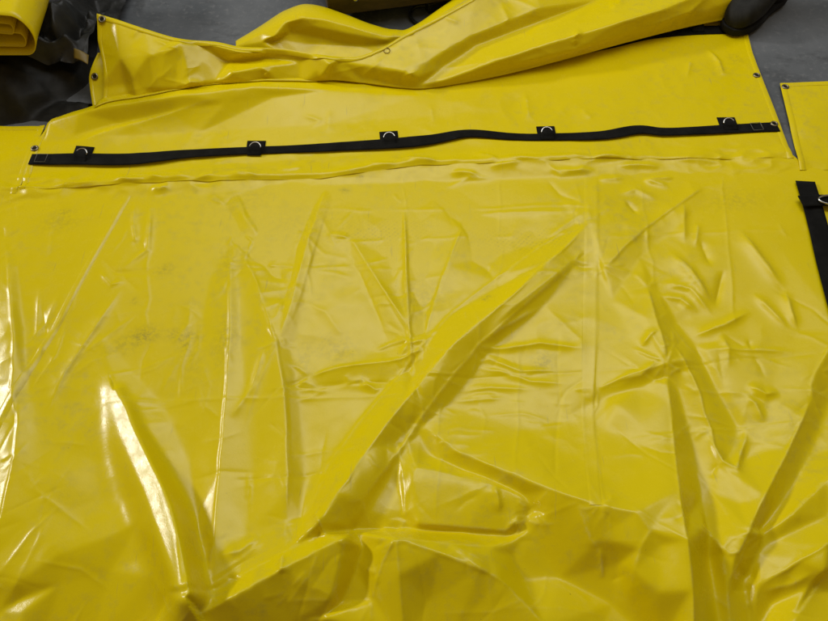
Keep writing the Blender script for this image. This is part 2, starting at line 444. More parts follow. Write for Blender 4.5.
# pinch points: tight fans of creases
for (hx_, hy_, nr_, lo, hi) in [(410, 338, 6, 12, 48), (476, 348, 6, 16, 60), (667, 363, 6, 12, 50), (690, 518, 5, 10, 40), (347, 536, 4, 10, 42), (395, 539, 5, 12, 50), (763, 534, 5, 12, 45),
                                (598, 266, 5, 12, 50), (752, 352, 4, 10, 40), (530, 508, 4, 10, 36), (820, 372, 4, 12, 40), (278, 344, 4, 10, 40), (290, 590, 4, 10, 34)]:
    a0 = rng.uniform(0, 6.3)
    for k in range(nr_):
        a1 = rng.uniform(0, 6.3); l1 = rng.uniform(lo, hi)
        q1 = (hx_ + math.cos(a1) * l1 * .5 + rng.normal(0, 1.5), hy_ + math.sin(a1) * l1 * .38 + rng.normal(0, 1)); q2 = (hx_ + math.cos(a1) * l1, hy_ + math.sin(a1) * l1 * .75)
        if q2[1] > 188 and q2[1] < 680:
            C([(hx_ + math.cos(a1) * 2, hy_ + math.sin(a1) * 2), q1, q2], rng.choice([-1, 1, 1]) * rng.uniform(.7, 1.8), rng.uniform(2.2, 3.4), rng.uniform(3, 9), .3)
for k in range(26):
    cx_, cy_ = rng.uniform(430, 575), rng.uniform(372, 455); l1 = rng.uniform(6, 22)
    C([(cx_ - l1, cy_ + rng.normal(0, 2)), (cx_, cy_), (cx_ + l1, cy_ + rng.normal(0, 3))], rng.uniform(.5, 1.2), 2.5, rng.uniform(3, 6))
# long faint fold lines left from when it was packed away
for (a, b) in [((115, 272), (330, 266)), ((80, 400), (420, 396)), ((310, 384), (600, 372)), ((590, 372), (828, 352)), ((150, 200), (146, 330)), ((310, 188), (308, 300)),
               ((405, 170), (408, 330)), ((500, 170), (498, 300)), ((560, 330), (555, 480)), ((640, 180), (655, 290)), ((720, 170), (735, 330)), ((440, 400), (436, 520)), ((520, 350), (515, 470)),
               ((330, 240), (520, 236)), ((600, 236), (800, 228)), ((200, 262), (420, 270)), ((620, 440), (820, 420)), ((230, 480), (330, 474)), ((330, 210), (600, 205))]:
    m1 = [(a[0] + (b[0] - a[0]) * t_ + rng.normal(0, 1.6), a[1] + (b[1] - a[1]) * t_ + rng.normal(0, 1.2)) for t_ in np.linspace(0, 1, 9)]
    C(m1, rng.choice([1, 1, -1]) * rng.uniform(.6, 1.2), 2.6, 4, .1)
# flap wrinkles
C([(60, 150), (120, 130), (180, 112), (235, 95)], 7, 10, 22)
C([(705, 48), (718, 62), (722, 74), (734, 76)], 6, 6)
C([(690, 60), (686, 80)], 3, 8)
C([(300, 115), (320, 122), (310, 130)], 2, 6)
C([(330, 110), (328, 135)], 2, 8)
C([(525, 90), (528, 118), (540, 125)], 3, 10)
C([(580, 110), (592, 120)], 2.5, 8)
C([(430, 105), (434, 125)], 1.5, 6)
for (x, y, dx, s) in [(130, 182, 16, 5), (145, 177, 20, 6), (160, 190, 10, 5), (245, 174, 18, 3), (290, 170, 15, 4), (350, 172, 20, 3),
                      (380, 165, 18, 4), (420, 160, 20, 5), (465, 173, 16, 6), (487, 157, 12, 5), (505, 165, 18, 5), (530, 160, 25, 3),
                      (575, 172, 22, 5), (610, 158, 20, 5), (640, 165, 25, 5), (660, 178, 18, 6), (700, 160, 30, 3), (90, 186, 25, 3), (610, 180, 15, 4)]:
    C([(x - dx, y + rng.uniform(-3, 3)), (x, y), (x + dx, y + rng.uniform(-5, 5))], s * 1.2, 7)
# random fine creasing
for k in range(240):
    px = rng.uniform(-60, 890); py = rng.uniform(190, 640)
    x, y = at(px, py, 0.01)
    ang = rng.uniform(0, math.pi); ln = rng.uniform(.03, .11)
    if 90 < px < 205 and 385 < py < 610:
        continue
    bend = rng.uniform(-.35, .35)
    pts = [(x - math.cos(ang) * ln, y - math.sin(ang) * ln), (x + bend * ln * .3, y), (x + math.cos(ang + bend) * ln, y + math.sin(ang + bend) * ln)]
    C(pts, rng.choice([-1, 1, 1]) * rng.uniform(.4, 1.3), rng.uniform(2.5, 6), world=True)
n1 = gnoise(0.03); n2 = gnoise(0.012); n3 = gnoise(0.05)
crumple = -np.abs(n1) * 0.0010 - np.abs(n2) * 0.00030
msk = np.clip(0.45 + 0.55 * n3, 0.1, 1.3)
hf.A += crumple * msk + gnoise(0.09) * 0.0016
hx = X0 + STEP * np.arange(NX)
hl = np.array([(28, 187), (100, 182), (180, 177), (320, 173), (420, 161), (480, 162), (600, 157), (780, 156)], float)
hlx, hly = at(hl[:, 0], hl[:, 1], .01)
dy_ = (Y0 + STEP * np.arange(NY))[:, None] - np.interp(hx, hlx, hly)[None]
band = np.exp(-((dy_ + .004) / .040) ** 2)
puck = gnoise(.020, .010)
hf.A += band * (-np.abs(puck) * .0026 + gnoise(.035, .014) * .0013 + .0026) * np.clip(.7 + .5 * gnoise(.09), .2, 1.5)
hf.A += np.exp(-(dy_ / .010) ** 2) * .0022
hf.A = np.maximum(gblur(hf.A, 0.0011), 0.0012)

# the tall fold at lower left: its flank leans evenly towards the hall window
KEY = np.array([-8.0, 3.7, 4.7])
fl_px = np.array([(114, 392), (119, 408), (127, 432), (139, 458), (153, 487), (164, 516), (173, 545), (180, 570), (185, 592)], float)


def flank():
    n = 90
    t = np.linspace(0, 1, n); src = np.linspace(0, 1, len(fl_px))
    k = np.ones(9) / 9
    def sm(v):
        v = np.interp(t, src, v); p = np.pad(v, 4, mode='reflect', reflect_type='odd'); return np.convolve(p, k, 'valid')
    qx, qy = sm(fl_px[:, 0]), sm(fl_px[:, 1])
    Z = np.zeros(n) + .022
    for it in range(6):
        x, y = at(qx, qy, Z)
        P = np.stack([x, y, Z], 1)
        v = np.array([0, 0, CAM_H]) - P; v /= np.linalg.norm(v, axis=1)[:, None]
        l = KEY - P; l /= np.linalg.norm(l, axis=1)[:, None]
        h = v + l
        g = -h[:, :2] / h[:, 2:3]                      # slope that mirrors the window to the eye
        d = np.gradient(P[:, :2], axis=0)
        dz = (g * d).sum(1)
        Z = .022 + np.cumsum(dz) - dz[0]
    T = d / np.linalg.norm(d, axis=1)[:, None]
    N = np.stack([T[:, 1], -T[:, 0]], 1); N *= np.sign(-N[:, :1] + 1e-9)      # towards the left
    gn = (g * N).sum(1)
    i0, i1 = int((x.min() - .15 - X0) / STEP), int((x.max() + .15 - X0) / STEP)
    j0, j1 = max(0, int((y.min() - .15 - Y0) / STEP)), int((y.max() + .15 - Y0) / STEP)
    GX_, GY_ = np.meshgrid(X0 + STEP * np.arange(i0, i1), Y0 + STEP * np.arange(j0, j1))
    best = np.full(GX_.shape, 9.0); bi = np.zeros(GX_.shape, int)
    for k_ in range(n):
        dd = (GX_ - x[k_]) ** 2 + (GY_ - y[k_]) ** 2
        q = dd < best; best[q] = dd[q]; bi[q] = k_
    dx_, dy2 = GX_ - x[bi], GY_ - y[bi]
    dn = dx_ * N[bi, 0] + dy2 * N[bi, 1]; dt = dx_ * T[bi, 0] + dy2 * T[bi, 1]
    hz = Z[bi] + gn[bi] * dn + (g * T).sum(1)[bi] * dt - dn * dn * .55
    wdt = np.interp(np.linspace(0, 1, n), [0, .15, .6, 1], [.003, .012, .016, .005])[bi]
    w_ = np.exp(-np.clip((np.sqrt(best) - wdt) / np.where(dn > 0, .050, .016), 0, None) ** 2 * 1.6)
    cur = hf.A[j0:j1, i0:i1]
    micro = cur - gblur(hf.A, .008)[j0:j1, i0:i1]
    hf.A[j0:j1, i0:i1] = cur * (1 - w_) + (hz + micro * .45) * w_


flank()
hf.A = np.maximum(hf.A, 0.0012)

# ------------------------------------------------------------------ mesh helpers
def link(o, parent=None):
    COL.objects.link(o)
    if parent is not None:
        o.parent = parent
    return o


def mesh_from(name, V, Fq, mat, parent=None, smooth=True, solid=None):
    me = bpy.data.meshes.new(name)
    V = np.asarray(V, np.float32); Fq = np.asarray(Fq, np.int32)
    me.vertices.add(len(V)); me.vertices.foreach_set('co', V.ravel())
    n = Fq.shape[1]
    me.loops.add(Fq.size); me.loops.foreach_set('vertex_index', Fq.ravel())
    me.polygons.add(len(Fq))
    me.polygons.foreach_set('loop_start', np.arange(len(Fq), dtype=np.int32) * n)
    me.polygons.foreach_set('use_smooth', np.full(len(Fq), smooth))
    me.update(calc_edges=True); me.validate()
    me.materials.append(mat)
    o = bpy.data.objects.new(name, me)
    link(o, parent)
    if solid:
        md = o.modifiers.new('thickness', 'SOLIDIFY'); md.thickness = solid; md.offset = -1
    return o


def grid_faces(nr, nc):
    i = np.arange(nr * nc).reshape(nr, nc)
    return np.stack([i[:-1, :-1], i[:-1, 1:], i[1:, 1:], i[1:, :-1]], -1).reshape(-1, 4)


def grid_mesh(name, G, mat, parent=None, solid=None):
    nr, nc = G.shape[:2]
    return mesh_from(name, G.reshape(-1, 3), grid_faces(nr, nc), mat, parent, True, solid)


def resample(P, n):
    P = np.asarray(P, float)
    s = np.r_[0, np.cumsum(np.linalg.norm(np.diff(P, axis=0), axis=1))]
    t = np.linspace(0, s[-1], n)
    return np.stack([np.interp(t, s, P[:, k]) for k in range(P.shape[1])], 1)


def smooth_curve(P, n):
    """Catmull-Rom through the points"""
    P = np.asarray(P, float)
    Q = np.vstack([2 * P[0] - P[1], P, 2 * P[-1] - P[-2]])
    out = []
    per = 16
    for i in range(1, len(Q) - 2):
        for t in np.linspace(0, 1, per, endpoint=False):
            a, b, c, d = Q[i - 1], Q[i], Q[i + 1], Q[i + 2]
            out.append(.5 * ((2 * b) + (-a + c) * t + (2 * a - 5 * b + 4 * c - d) * t * t + (-a + 3 * b - 3 * c + d) * t ** 3))
    out.append(P[-1])
    return resample(np.array(out), n)


def tube(bm, pts, r, seg=8, closed=False, cap=True):
    pts = [Vector(p) for p in pts]; n = len(pts); rings = []
    up = Vector((0, 0, 1))
    for i, p in enumerate(pts):
        if closed:
            d = (pts[(i + 1) % n] - pts[i - 1])
        else:
            d = pts[min(i + 1, n - 1)] - pts[max(i - 1, 0)]
        d.normalize()
        a = d.cross(up)
        if a.length < 1e-4:
            a = d.cross(Vector((1, 0, 0)))
        a.normalize(); b = a.cross(d)
        rr = r[i] if isinstance(r, (list, tuple)) else r
        rings.append([bm.verts.new(p + a * rr * math.cos(2 * math.pi * k / seg) + b * rr * math.sin(2 * math.pi * k / seg)) for k in range(seg)])
    for i in range(n if closed else n - 1):
        A, B = rings[i], rings[(i + 1) % n]
        for k in range(seg):
            bm.faces.new((A[k], A[(k + 1) % seg], B[(k + 1) % seg], B[k]))
    if cap and not closed:
        bm.faces.new(rings[0]); bm.faces.new(rings[-1][::-1])


def finish(name, bm, mat, parent=None, smooth=True, bevel=0):
    bmesh.ops.recalc_face_normals(bm, faces=bm.faces)
    me = bpy.data.meshes.new(name); bm.to_mesh(me); bm.free()
    for p in me.polygons:
        p.use_smooth = smooth
    me.materials.append(mat)
    o = link(bpy.data.objects.new(name, me), parent)
    if bevel:
        md = o.modifiers.new('bevel', 'BEVEL'); md.width = bevel; md.segments = 2; md.limit_method = 'ANGLE'
    return o


def thing(name, label, cat, loc=(0, 0, 0), group=None):
    o = link(bpy.data.objects.new(name, None))
    o.empty_display_size = .05
    o['label'] = label; o['category'] = cat
    if group:
        o['group'] = group
    return o


# ------------------------------------------------------------------ materials
def new_mat(name):
    m = bpy.data.materials.new(name); m.use_nodes = True
    nt = m.node_tree; nt.nodes.clear()
    out = nt.nodes.new('ShaderNodeOutputMaterial'); b = nt.nodes.new('ShaderNodeBsdfPrincipled')
    nt.links.new(b.outputs[0], out.inputs[0])
    return m, nt, b


def nd(nt, t, **kw):
    n = nt.nodes.new(t)
    for k, v in kw.items():
        if k in n.inputs:
            n.inputs[k].default_value = v
        else:
            setattr(n, k, v)
    return n


def ramp(nt, src, stops):
    r = nt.nodes.new('ShaderNodeValToRGB')
    e = r.color_ramp.elements
    while len(e) < len(stops):
        e.new(0.5)
    for q, (p, c) in zip(e, stops):
        q.position = p; q.color = (c, c, c, 1) if isinstance(c, (int, float)) else (*c, 1)
    nt.links.new(src, r.inputs[0])
    return r.outputs[0]


def mixc(nt, fac, a, b, mode='MIX'):
    m = nt.nodes.new('ShaderNodeMix'); m.data_type = 'RGBA'; m.blend_type = mode
    for s, v in ((m.inputs[0], fac), (m.inputs[6], a), (m.inputs[7], b)):
        if hasattr(v, 'node'):
            nt.links.new(v, s)
        else:
            s.default_value = v if isinstance(v, (int, float)) else (*v, 1)
    return m.outputs[2]


def make_yellow(name, dirt=True):
    m, nt, b = new_mat(name)
    tc = nd(nt, 'ShaderNodeTexCoord')
    P = tc.outputs['Object']
    big = nd(nt, 'ShaderNodeTexNoise', Scale=3.0, Detail=4.0)
    fine = nd(nt, 'ShaderNodeTexNoise', Scale=38.0, Detail=6.0, Roughness=.65)
    speck = nd(nt, 'ShaderNodeTexNoise', Scale=160.0, Detail=2.0)
    scr = nd(nt, 'ShaderNodeTexVoronoi', Scale=420.0)
    for n in (big, fine, speck, scr):
        nt.links.new(P, n.inputs['Vector'])
    col = mixc(nt, ramp(nt, big.outputs[0], [(.35, 0), (.68, 1)]), (.775, .615, .0008), (.755, .605, .002))
    # rubbed-in grime: faint, patchy, in flecks
    grime = ramp(nt, fine.outputs[0], [(.5, 0), (.74, .55)])
    gm = nd(nt, 'ShaderNodeMath', operation='MULTIPLY')
    nt.links.new(grime, gm.inputs[0]); nt.links.new(ramp(nt, big.outputs[0], [(.44, 0), (.62, .7)]), gm.inputs[1])
    col = mixc(nt, gm.outputs[0], col, (.40, .34, .06))
    if dirt:
        at_ = nd(nt, 'ShaderNodeAttribute', attribute_name='dirt')
        dm = nd(nt, 'ShaderNodeMath', operation='MULTIPLY')
        nt.links.new(at_.outputs['Fac'], dm.inputs[0])
        grit = nd(nt, 'ShaderNodeTexNoise', Scale=95.0, Detail=8.0, Roughness=.8, Distortion=.15)
        nt.links.new(P, grit.inputs['Vector'])
        nt.links.new(ramp(nt, grit.outputs[0], [(.44, .05), (.57, 1)]), dm.inputs[1])
        col = mixc(nt, dm.outputs[0], col, (.13, .12, .06))
    we = nd(nt, 'ShaderNodeAttribute', attribute_name='wear')
    wm = nd(nt, 'ShaderNodeMath', operation='MULTIPLY')
    nt.links.new(we.outputs['Fac'], wm.inputs[0]); nt.links.new(ramp(nt, fine.outputs[0], [(.42, 0), (.6, .55)]), wm.inputs[1])
    col = mixc(nt, wm.outputs[0], col, (.78, .68, .13))
    # pale scratches and scuffs in short strokes
    for rot, sc_, lo in ((.5, (60, 5, 1), .70), (-.9, (80, 6, 1), .72), (1.4, (70, 7, 1), .72)):
        mpp = nd(nt, 'ShaderNodeMapping'); mpp.inputs['Rotation'].default_value = (0, 0, rot); mpp.inputs['Scale'].default_value = sc_
        ns = nd(nt, 'ShaderNodeTexNoise', Scale=1.6, Detail=3.0)
        nt.links.new(P, mpp.inputs[0]); nt.links.new(mpp.outputs[0], ns.inputs['Vector'])
        col = mixc(nt, ramp(nt, ns.outputs[0], [(lo, 0), (lo + .05, .4)]), col, (.45, .37, .08))
    sp = ramp(nt, speck.outputs[0], [(.76, 0), (.80, .5)])
    col = mixc(nt, sp, col, (.22, .17, .02))
    nt.links.new(col, b.inputs['Base Color'])
    rr = ramp(nt, fine.outputs[0], [(.3, .19), (.75, .33)])
    nt.links.new(rr, b.inputs['Roughness'])
    b.inputs['Specular IOR Level'].default_value = .33
    # bump: pressed-through scrim + small puckers
    b1 = nd(nt, 'ShaderNodeBump', Strength=.12, Distance=.0006)
    nt.links.new(scr.outputs[0], b1.inputs['Height'])
    b2 = nd(nt, 'ShaderNodeBump', Strength=.14, Distance=.003)
    nt.links.new(fine.outputs[0], b2.inputs['Height']); nt.links.new(b1.outputs[0], b2.inputs['Normal'])
    nt.links.new(b2.outputs[0], b.inputs['Normal'])
    return m


YEL = make_yellow('yellow_vinyl')
SEAM = make_yellow('yellow_vinyl_double'); SEAM.node_tree.nodes['Principled BSDF'].inputs['Specular IOR Level'].default_value = .4


def make_fabric(name, c, rough=.8, scale=900, strength=.5, spec=.2):
    m, nt, b = new_mat(name)
    tc = nd(nt, 'ShaderNodeTexCoord')
    w = nd(nt, 'ShaderNodeTexWave', Scale=scale, Distortion=.5); w.bands_direction = 'DIAGONAL'
    n = nd(nt, 'ShaderNodeTexNoise', Scale=30, Detail=5)
    for q in (w, n):
        nt.links.new(tc.outputs['Object'], q.inputs['Vector'])
    c2 = tuple(v * 1.9 + .004 for v in c)
    nt.links.new(mixc(nt, ramp(nt, n.outputs[0], [(.4, 0), (.75, 1)]), c, c2), b.inputs['Base Color'])
    b.inputs['Roughness'].default_value = rough
    b.inputs['Specular IOR Level'].default_value = spec
    bp = nd(nt, 'ShaderNodeBump', Strength=strength, Distance=.0008)
    nt.links.new(w.outputs[0], bp.inputs['Height']); nt.links.new(bp.outputs[0], b.inputs['Normal'])
    return m


WEB = make_fabric('black_webbing', (.006, .006, .005), .75, 520, .9, .16)
STITCH = make_fabric('grey_thread', (.16, .16, .14), .7)
BAGM = make_fabric('black_nylon', (.012, .012, .010), .36, 700, .25, .4)
BAGD = make_fabric('black_sheeting', (.009, .009, .007), .5, 700, .25, .3)
BOOTM = make_fabric('boot_leather', (.012, .012, .010), .6, 260, .3)
SOLEM = make_fabric('boot_rubber', (.006, .006, .006), .75, 200, .3)
CABLE = make_fabric('cable_rubber', (.010, .010, .010), .4, 300, .1, .5)


def make_metal(name, c, rough):
    m, nt, b = new_mat(name)
    tc = nd(nt, 'ShaderNodeTexCoord'); n = nd(nt, 'ShaderNodeTexNoise', Scale=300, Detail=3)
    nt.links.new(tc.outputs['Object'], n.inputs['Vector'])
    nt.links.new(mixc(nt, n.outputs[0], c, tuple(v * .55 for v in c)), b.inputs['Base Color'])
    b.inputs['Metallic'].default_value = 1; b.inputs['Roughness'].default_value = rough
    return m


STEEL = make_metal('nickel_steel', (.78, .77, .74), .22)
BRASS = make_metal('dull_brass', (.36, .31, .20), .4)
DARKM = make_fabric('eyelet_hole', (.015, .013, .006), .9)


def make_floor():
    m, nt, b = new_mat('painted_concrete')
    tc = nd(nt, 'ShaderNodeTexCoord'); P = tc.outputs['Object']
    a = nd(nt, 'ShaderNodeTexNoise', Scale=2.2, Detail=9, Roughness=.62)
    mp = nd(nt, 'ShaderNodeMapping'); mp.inputs['Rotation'].default_value = (0, 0, .35); mp.inputs['Scale'].default_value = (3, 6, 1)
    s = nd(nt, 'ShaderNodeTexNoise', Scale=1.6, Detail=7, Roughness=.7)
    f = nd(nt, 'ShaderNodeTexNoise', Scale=60, Detail=6)
    nt.links.new(P, a.inputs['Vector']); nt.links.new(P, mp.inputs[0]); nt.links.new(mp.outputs[0], s.inputs['Vector']); nt.links.new(P, f.inputs['Vector'])
    col = mixc(nt, ramp(nt, a.outputs[0], [(.38, 0), (.66, 1)]), (.072, .080, .086), (.160, .170, .178))
    col = mixc(nt, ramp(nt, s.outputs[0], [(.55, 0), (.66, .6)]), col, (.042, .044, .045))
    col = mixc(nt, ramp(nt, f.outputs[0], [(.55, 0), (.75, .5)]), col, (.22, .22, .22))
    nt.links.new(col, b.inputs['Base Color'])
    nt.links.new(ramp(nt, a.outputs[0], [(.3, .55), (.7, .38)]), b.inputs['Roughness'])
    bp = nd(nt, 'ShaderNodeBump', Strength=.3, Distance=.002)
    nt.links.new(f.outputs[0], bp.inputs['Height']); nt.links.new(bp.outputs[0], b.inputs['Normal'])
    return m


def make_wood():
    m, nt, b = new_mat('dark_stained_wood')
    tc = nd(nt, 'ShaderNodeTexCoord')
    mp = nd(nt, 'ShaderNodeMapping'); mp.inputs['Scale'].default_value = (3, 30, 30)
    n = nd(nt, 'ShaderNodeTexNoise', Scale=2.5, Detail=8, Roughness=.6)
    nt.links.new(tc.outputs['Object'], mp.inputs[0]); nt.links.new(mp.outputs[0], n.inputs['Vector'])
    nt.links.new(mixc(nt, ramp(nt, n.outputs[0], [(.3, 0), (.7, 1)]), (.035, .024, .010), (.085, .058, .022)), b.inputs['Base Color'])
    b.inputs['Roughness'].default_value = .55
    return m


FLOOR = make_floor(); WOOD = make_wood()

# ------------------------------------------------------------------ floor
bm = bmesh.new()
bmesh.ops.create_grid(bm, x_segments=40, y_segments=40, size=6)
fl = finish('floor', bm, FLOOR, None, False); fl.location = (0, 3, 0); fl['kind'] = 'structure'

# ------------------------------------------------------------------ yellow tarp
tarp = thing('yellow_tarp', 'large creased glossy yellow vinyl tarp spread across the floor, with black webbing straps and eyelets', 'tarp')


def add_dirt(o, spots):
    me = o.data; n = len(me.vertices)
    co = np.empty(n * 3, np.float32); me.vertices.foreach_get('co', co); co = co.reshape(-1, 3)
    d = np.zeros(n)
    for (px, py, rx, ry, ang, s) in spots:
        x, y, z = hf.on(px, py)
        k = 0.0025
        c, sn = math.cos(ang), math.sin(ang)
        rx *= 1.35; ry *= 1.35; s *= .75
        u = (co[:, 0] - x) * c + (co[:, 1] - y) * sn; v = -(co[:, 0] - x) * sn + (co[:, 1] - y) * c
        d = np.maximum(d, s * np.exp(-((u / (rx * k)) ** 2 + (v / (ry * k * 1.3)) ** 2)))
    # rows of small rubbed dots (weave marks)
    for (px, py, rx, ry, ang, s) in [(375, 232, 45, 12, .12, .55), (535, 240, 40, 11, .15, .5), (500, 240, 30, 10, .1, .4), (330, 345, 16, 10, .3, .45)]:
        x, y, z = hf.on(px, py); k = 0.0025
        c, sn = math.cos(ang), math.sin(ang)
        u = (co[:, 0] - x) * c + (co[:, 1] - y) * sn; v = -(co[:, 0] - x) * sn + (co[:, 1] - y) * c
        dots = np.clip(np.cos(u * 2 * math.pi / .014) * np.cos(v * 2 * math.pi / .012) - .15, 0, 1)
        d = np.maximum(d, s * dots * np.exp(-((u / (rx * k)) ** 2 + (v / (ry * k * 1.3)) ** 2)))
    fx = np.clip(((co[:, 0] - X0) / STEP).astype(int), 0, NX - 1); fy = np.clip(((co[:, 1] - Y0) / STEP).astype(int), 0, NY - 1)
    if o.name.startswith('sheet') or o.name in ('flap', 'seam_strip'):
        wr = me.attributes.new('wear', 'FLOAT', 'POINT'); wr.data.foreach_set('value', WEAR[fy, fx].astype(np.float32))
    at_ = me.attributes.new('dirt', 'FLOAT', 'POINT')
    at_.data.foreach_set('value', d.astype(np.float32))


SPOTS = [(144, 336, 9, 5, .3, .8), (128, 343, 16, 6, .5, .35), (184, 336, 12, 4, -.2, .6), (186, 345, 5, 4, 0, .5), (65, 212, 8, 3, .1, .35), (60, 222, 14, 7, 0, .25),
         (134, 301, 2, 2, 0, .6), (165, 270, 7, 4, .6, .4), (543, 361, 7, 5, 0, .5), (345, 190, 4, 2, 0, .6), (190, 352, 10, 20, .3, .2), (232, 262, 10, 12, 0, .25),
         (340, 350, 12, 8, .2, .35), (305, 360, 8, 12, 0, .25), (735, 200, 22, 8, .1, .28), (640, 200, 20, 6, .1, .2), (420, 300, 20, 12, .4, .22), (487, 298, 4, 2, .5, .6),
         (225, 340, 8, 15, 0, .3), (105, 175, 8, 5, .4, .2), (360, 177, 3, 1.5, 0, .7), (240, 200, 25, 10, .3, .18), (560, 265, 26, 8, .3, .18), (310, 225, 40, 16, 0, .16)]

px = np.linspace(-110, 940, 1120)
PX, PY = np.meshgrid(px, np.linspace(0, 1, 560))
BKL = np.interp(px, [20, 100, 180, 320, 420, 480, 600, 793, 800], [186, 180, 174, 171, 158, 158, 153, 152, 158])
PY = BKL[None] * (1 - PY) + 688 * PY
gx, gy = at(PX, PY, 0.012)
main = grid_mesh('sheet', np.stack([gx, gy, hf.z(gx, gy)], -1)[::-1], YEL, tarp)
add_dirt(main, SPOTS)


def patch(front, back, nr, nc, lift=.003, surf=hf, ease=1.0):
    """grid between two polylines of (photo x, photo y, cm) laid on the height field"""
    def xy(p):
        p = np.array(p, float); x, y = at(p[:, 0], p[:, 1], p[:, 2] / 100); return np.stack([x, y], 1)
    a = resample(xy(front), nc); b = resample(xy(back), nc)
    t = np.linspace(0, 1, nr)[:, None, None]
    G = a[None] * (1 - t) + b[None] * t
    z = surf.z(G[..., 0], G[..., 1]) + lift
    return np.concatenate([G, z[..., None]], -1)


def two_edge(left, right, nr, nc, lift=.003, surf=hf):
    def xy(p):
        p = np.array(p, float); x, y = at(p[:, 0], p[:, 1], p[:, 2] / 100); return np.stack([x, y], 1)
    a = resample(xy(left), nr); b = resample(xy(right), nr)
    t = np.linspace(0, 1, nc)[None, :, None]
    G = a[:, None] * (1 - t) + b[:, None] * t
    z = surf.z(G[..., 0], G[..., 1]) + lift
    return np.concatenate([G, z[..., None]], -1)


# front edge of the centre flap wavers along the welded hinge
FR = [(20, 191, .3), (100, 186, .9), (180, 181, 1), (320, 178, .8), (420, 166, 1), (480, 166, 1), (600, 161, .8), (793, 159, .3)]
BK = [(66, 100, .3), (180, 78, .3), (330, 62, .2), (500, 42, .2), (742, 20, .2)]
LE = [(20, 191, .3), (29, 162, .4), (37, 140, 1.2), (46, 124, 2.4), (52, 119, 2.9)]
RE = [(793, 159, .3), (772, 105, .2), (752, 53, .2), (740, 8, .2)]


def coons(front, back, left, right, nr, nc, lift, surf=hf):
    def xy(p):
        p = np.array(p, float); x, y = at(p[:, 0], p[:, 1], p[:, 2] / 100); return np.stack([x, y], 1)
    f = resample(xy(front), nc); b = resample(xy(back), nc); l = resample(xy(left), nr); r = resample(xy(right), nr)
    u = np.linspace(0, 1, nc)[None, :, None]; v = np.linspace(0, 1, nr)[:, None, None]
    G = (1 - v) * f[None] + v * b[None] + (1 - u) * l[:, None] + u * r[:, None] - (
        (1 - u) * (1 - v) * f[0] + u * (1 - v) * f[-1] + (1 - u) * v * b[0] + u * v * b[-1])
    z = surf.z(G[..., 0], G[..., 1]) + lift
    return np.concatenate([G, z[..., None]], -1)


BK2 = [(52, 119, 2.9), (84, 109, 4.2), (112, 99, 5), (180, 85, 5.6), (250, 76, 4), (330, 70, 1.5), (500, 38, .2), (640, 17, .2), (740, 8, .2)]
flapG = coons(FR, BK2, LE, RE, 190, 620, .0028)


def settle(G, n=5, depth=.0042):
    """weld the front rows into the sheet below, unevenly"""
    m = G.shape[1]; w_ = np.interp(np.linspace(0, 1, m), np.linspace(0, 1, m // 12 + 2), rng.uniform(.25, 1.0, m // 12 + 2))
    for k in range(n):
        G[k, :, 2] -= depth * w_ * (1 - k / n)


settle(flapG)
flap = grid_mesh('flap', flapG, YEL, tarp, .0012); add_dirt(flap, [(735, 60, 8, 6, 0, .3), (240, 170, 30, 3, 0, .15), (720, 70, 6, 5, .3, .25)])
sideL = two_edge([(-130, 200, .2), (-130, 127, .2)], [(17, 194, .3), (46, 127, .4)], 60, 120, .0022)
settle(sideL, 5, .004)
fl_l = grid_mesh('flap', sideL, YEL, tarp, .0012)
sideR = two_edge([(800, 170, .3), (797, 158, .3), (779, 85, .3)], [(950, 170, .3), (950, 158, .3), (935, 83, .5)], 70, 120, .0024)
sideR[..., 2] += .0035 * np.sin(np.linspace(0, 5, 120))[None, :] * np.linspace(0, 1, 70)[:, None] + .0035
sideR[..., 2] -= .0030 * (1 - np.linspace(0, 1, 70))[:, None]
settle(sideR, 6, .005)
fl_r = grid_mesh('flap', sideR, YEL, tarp, .0012)


def ribbon(name, pts, width, mat, parent, thick=.0015, lift=0.0, n=120, surf=None, zoff=None, smooth_path=True):
    """flat strip along world points (x, y, z), width along the ground"""
    P = smooth_curve(pts, n) if smooth_path else resample(pts, n)
    T = np.gradient(P, axis=0); T[:, 2] = 0; T /= np.linalg.norm(T, axis=1)[:, None] + 1e-9
    N = np.stack([-T[:, 1], T[:, 0], np.zeros(n)], 1)
    hw = np.asarray(width) / 2.0
    hw = np.full(n, hw) if np.ndim(hw) == 0 else np.interp(np.linspace(0, 1, n), np.linspace(0, 1, len(hw)), hw)
    cols = np.linspace(-1, 1, 7)
    G = P[:, None, :] + N[:, None, :] * (hw[:, None] * cols[None])[..., None]
    if surf is not None:
        G[..., 2] = np.maximum(surf.z(G[..., 0], G[..., 1]) + .0035, P[:, None, 2])
    G[..., 2] += lift
    if zoff is not None:
        G[..., 2] += zoff[:, None]
    return grid_mesh(name, G[:, ::-1], mat, parent, thick)


# raised hems along the free edges of the flaps
def hem(edge_world, inward, name='hem', width=.016, lift=.0012):
    E = np.asarray(edge_world); I = np.asarray(inward)
    d = I - E; d /= np.linalg.norm(d, axis=1)[:, None] + 1e-9
    t = np.array([0.0, .1, .5, .9, 1.0]); h = np.array([.3, 1, .85, 1, 0.2])
    G = E[:, None] + d[:, None] * (t * width)[None, :, None]
    G[..., 2] += (h * lift)[None]
    return grid_mesh(name, G, YEL, tarp)


hem(flapG[:, -1], flapG[:, -6]); hem(flapG[:, 0], flapG[:, 5])
hem(sideR[:, 0], sideR[:, 6]); hem(sideR[-1], sideR[-6]); hem(sideL[-1], sideL[-5]); hem(sideL[:, -1], sideL[:, -6])

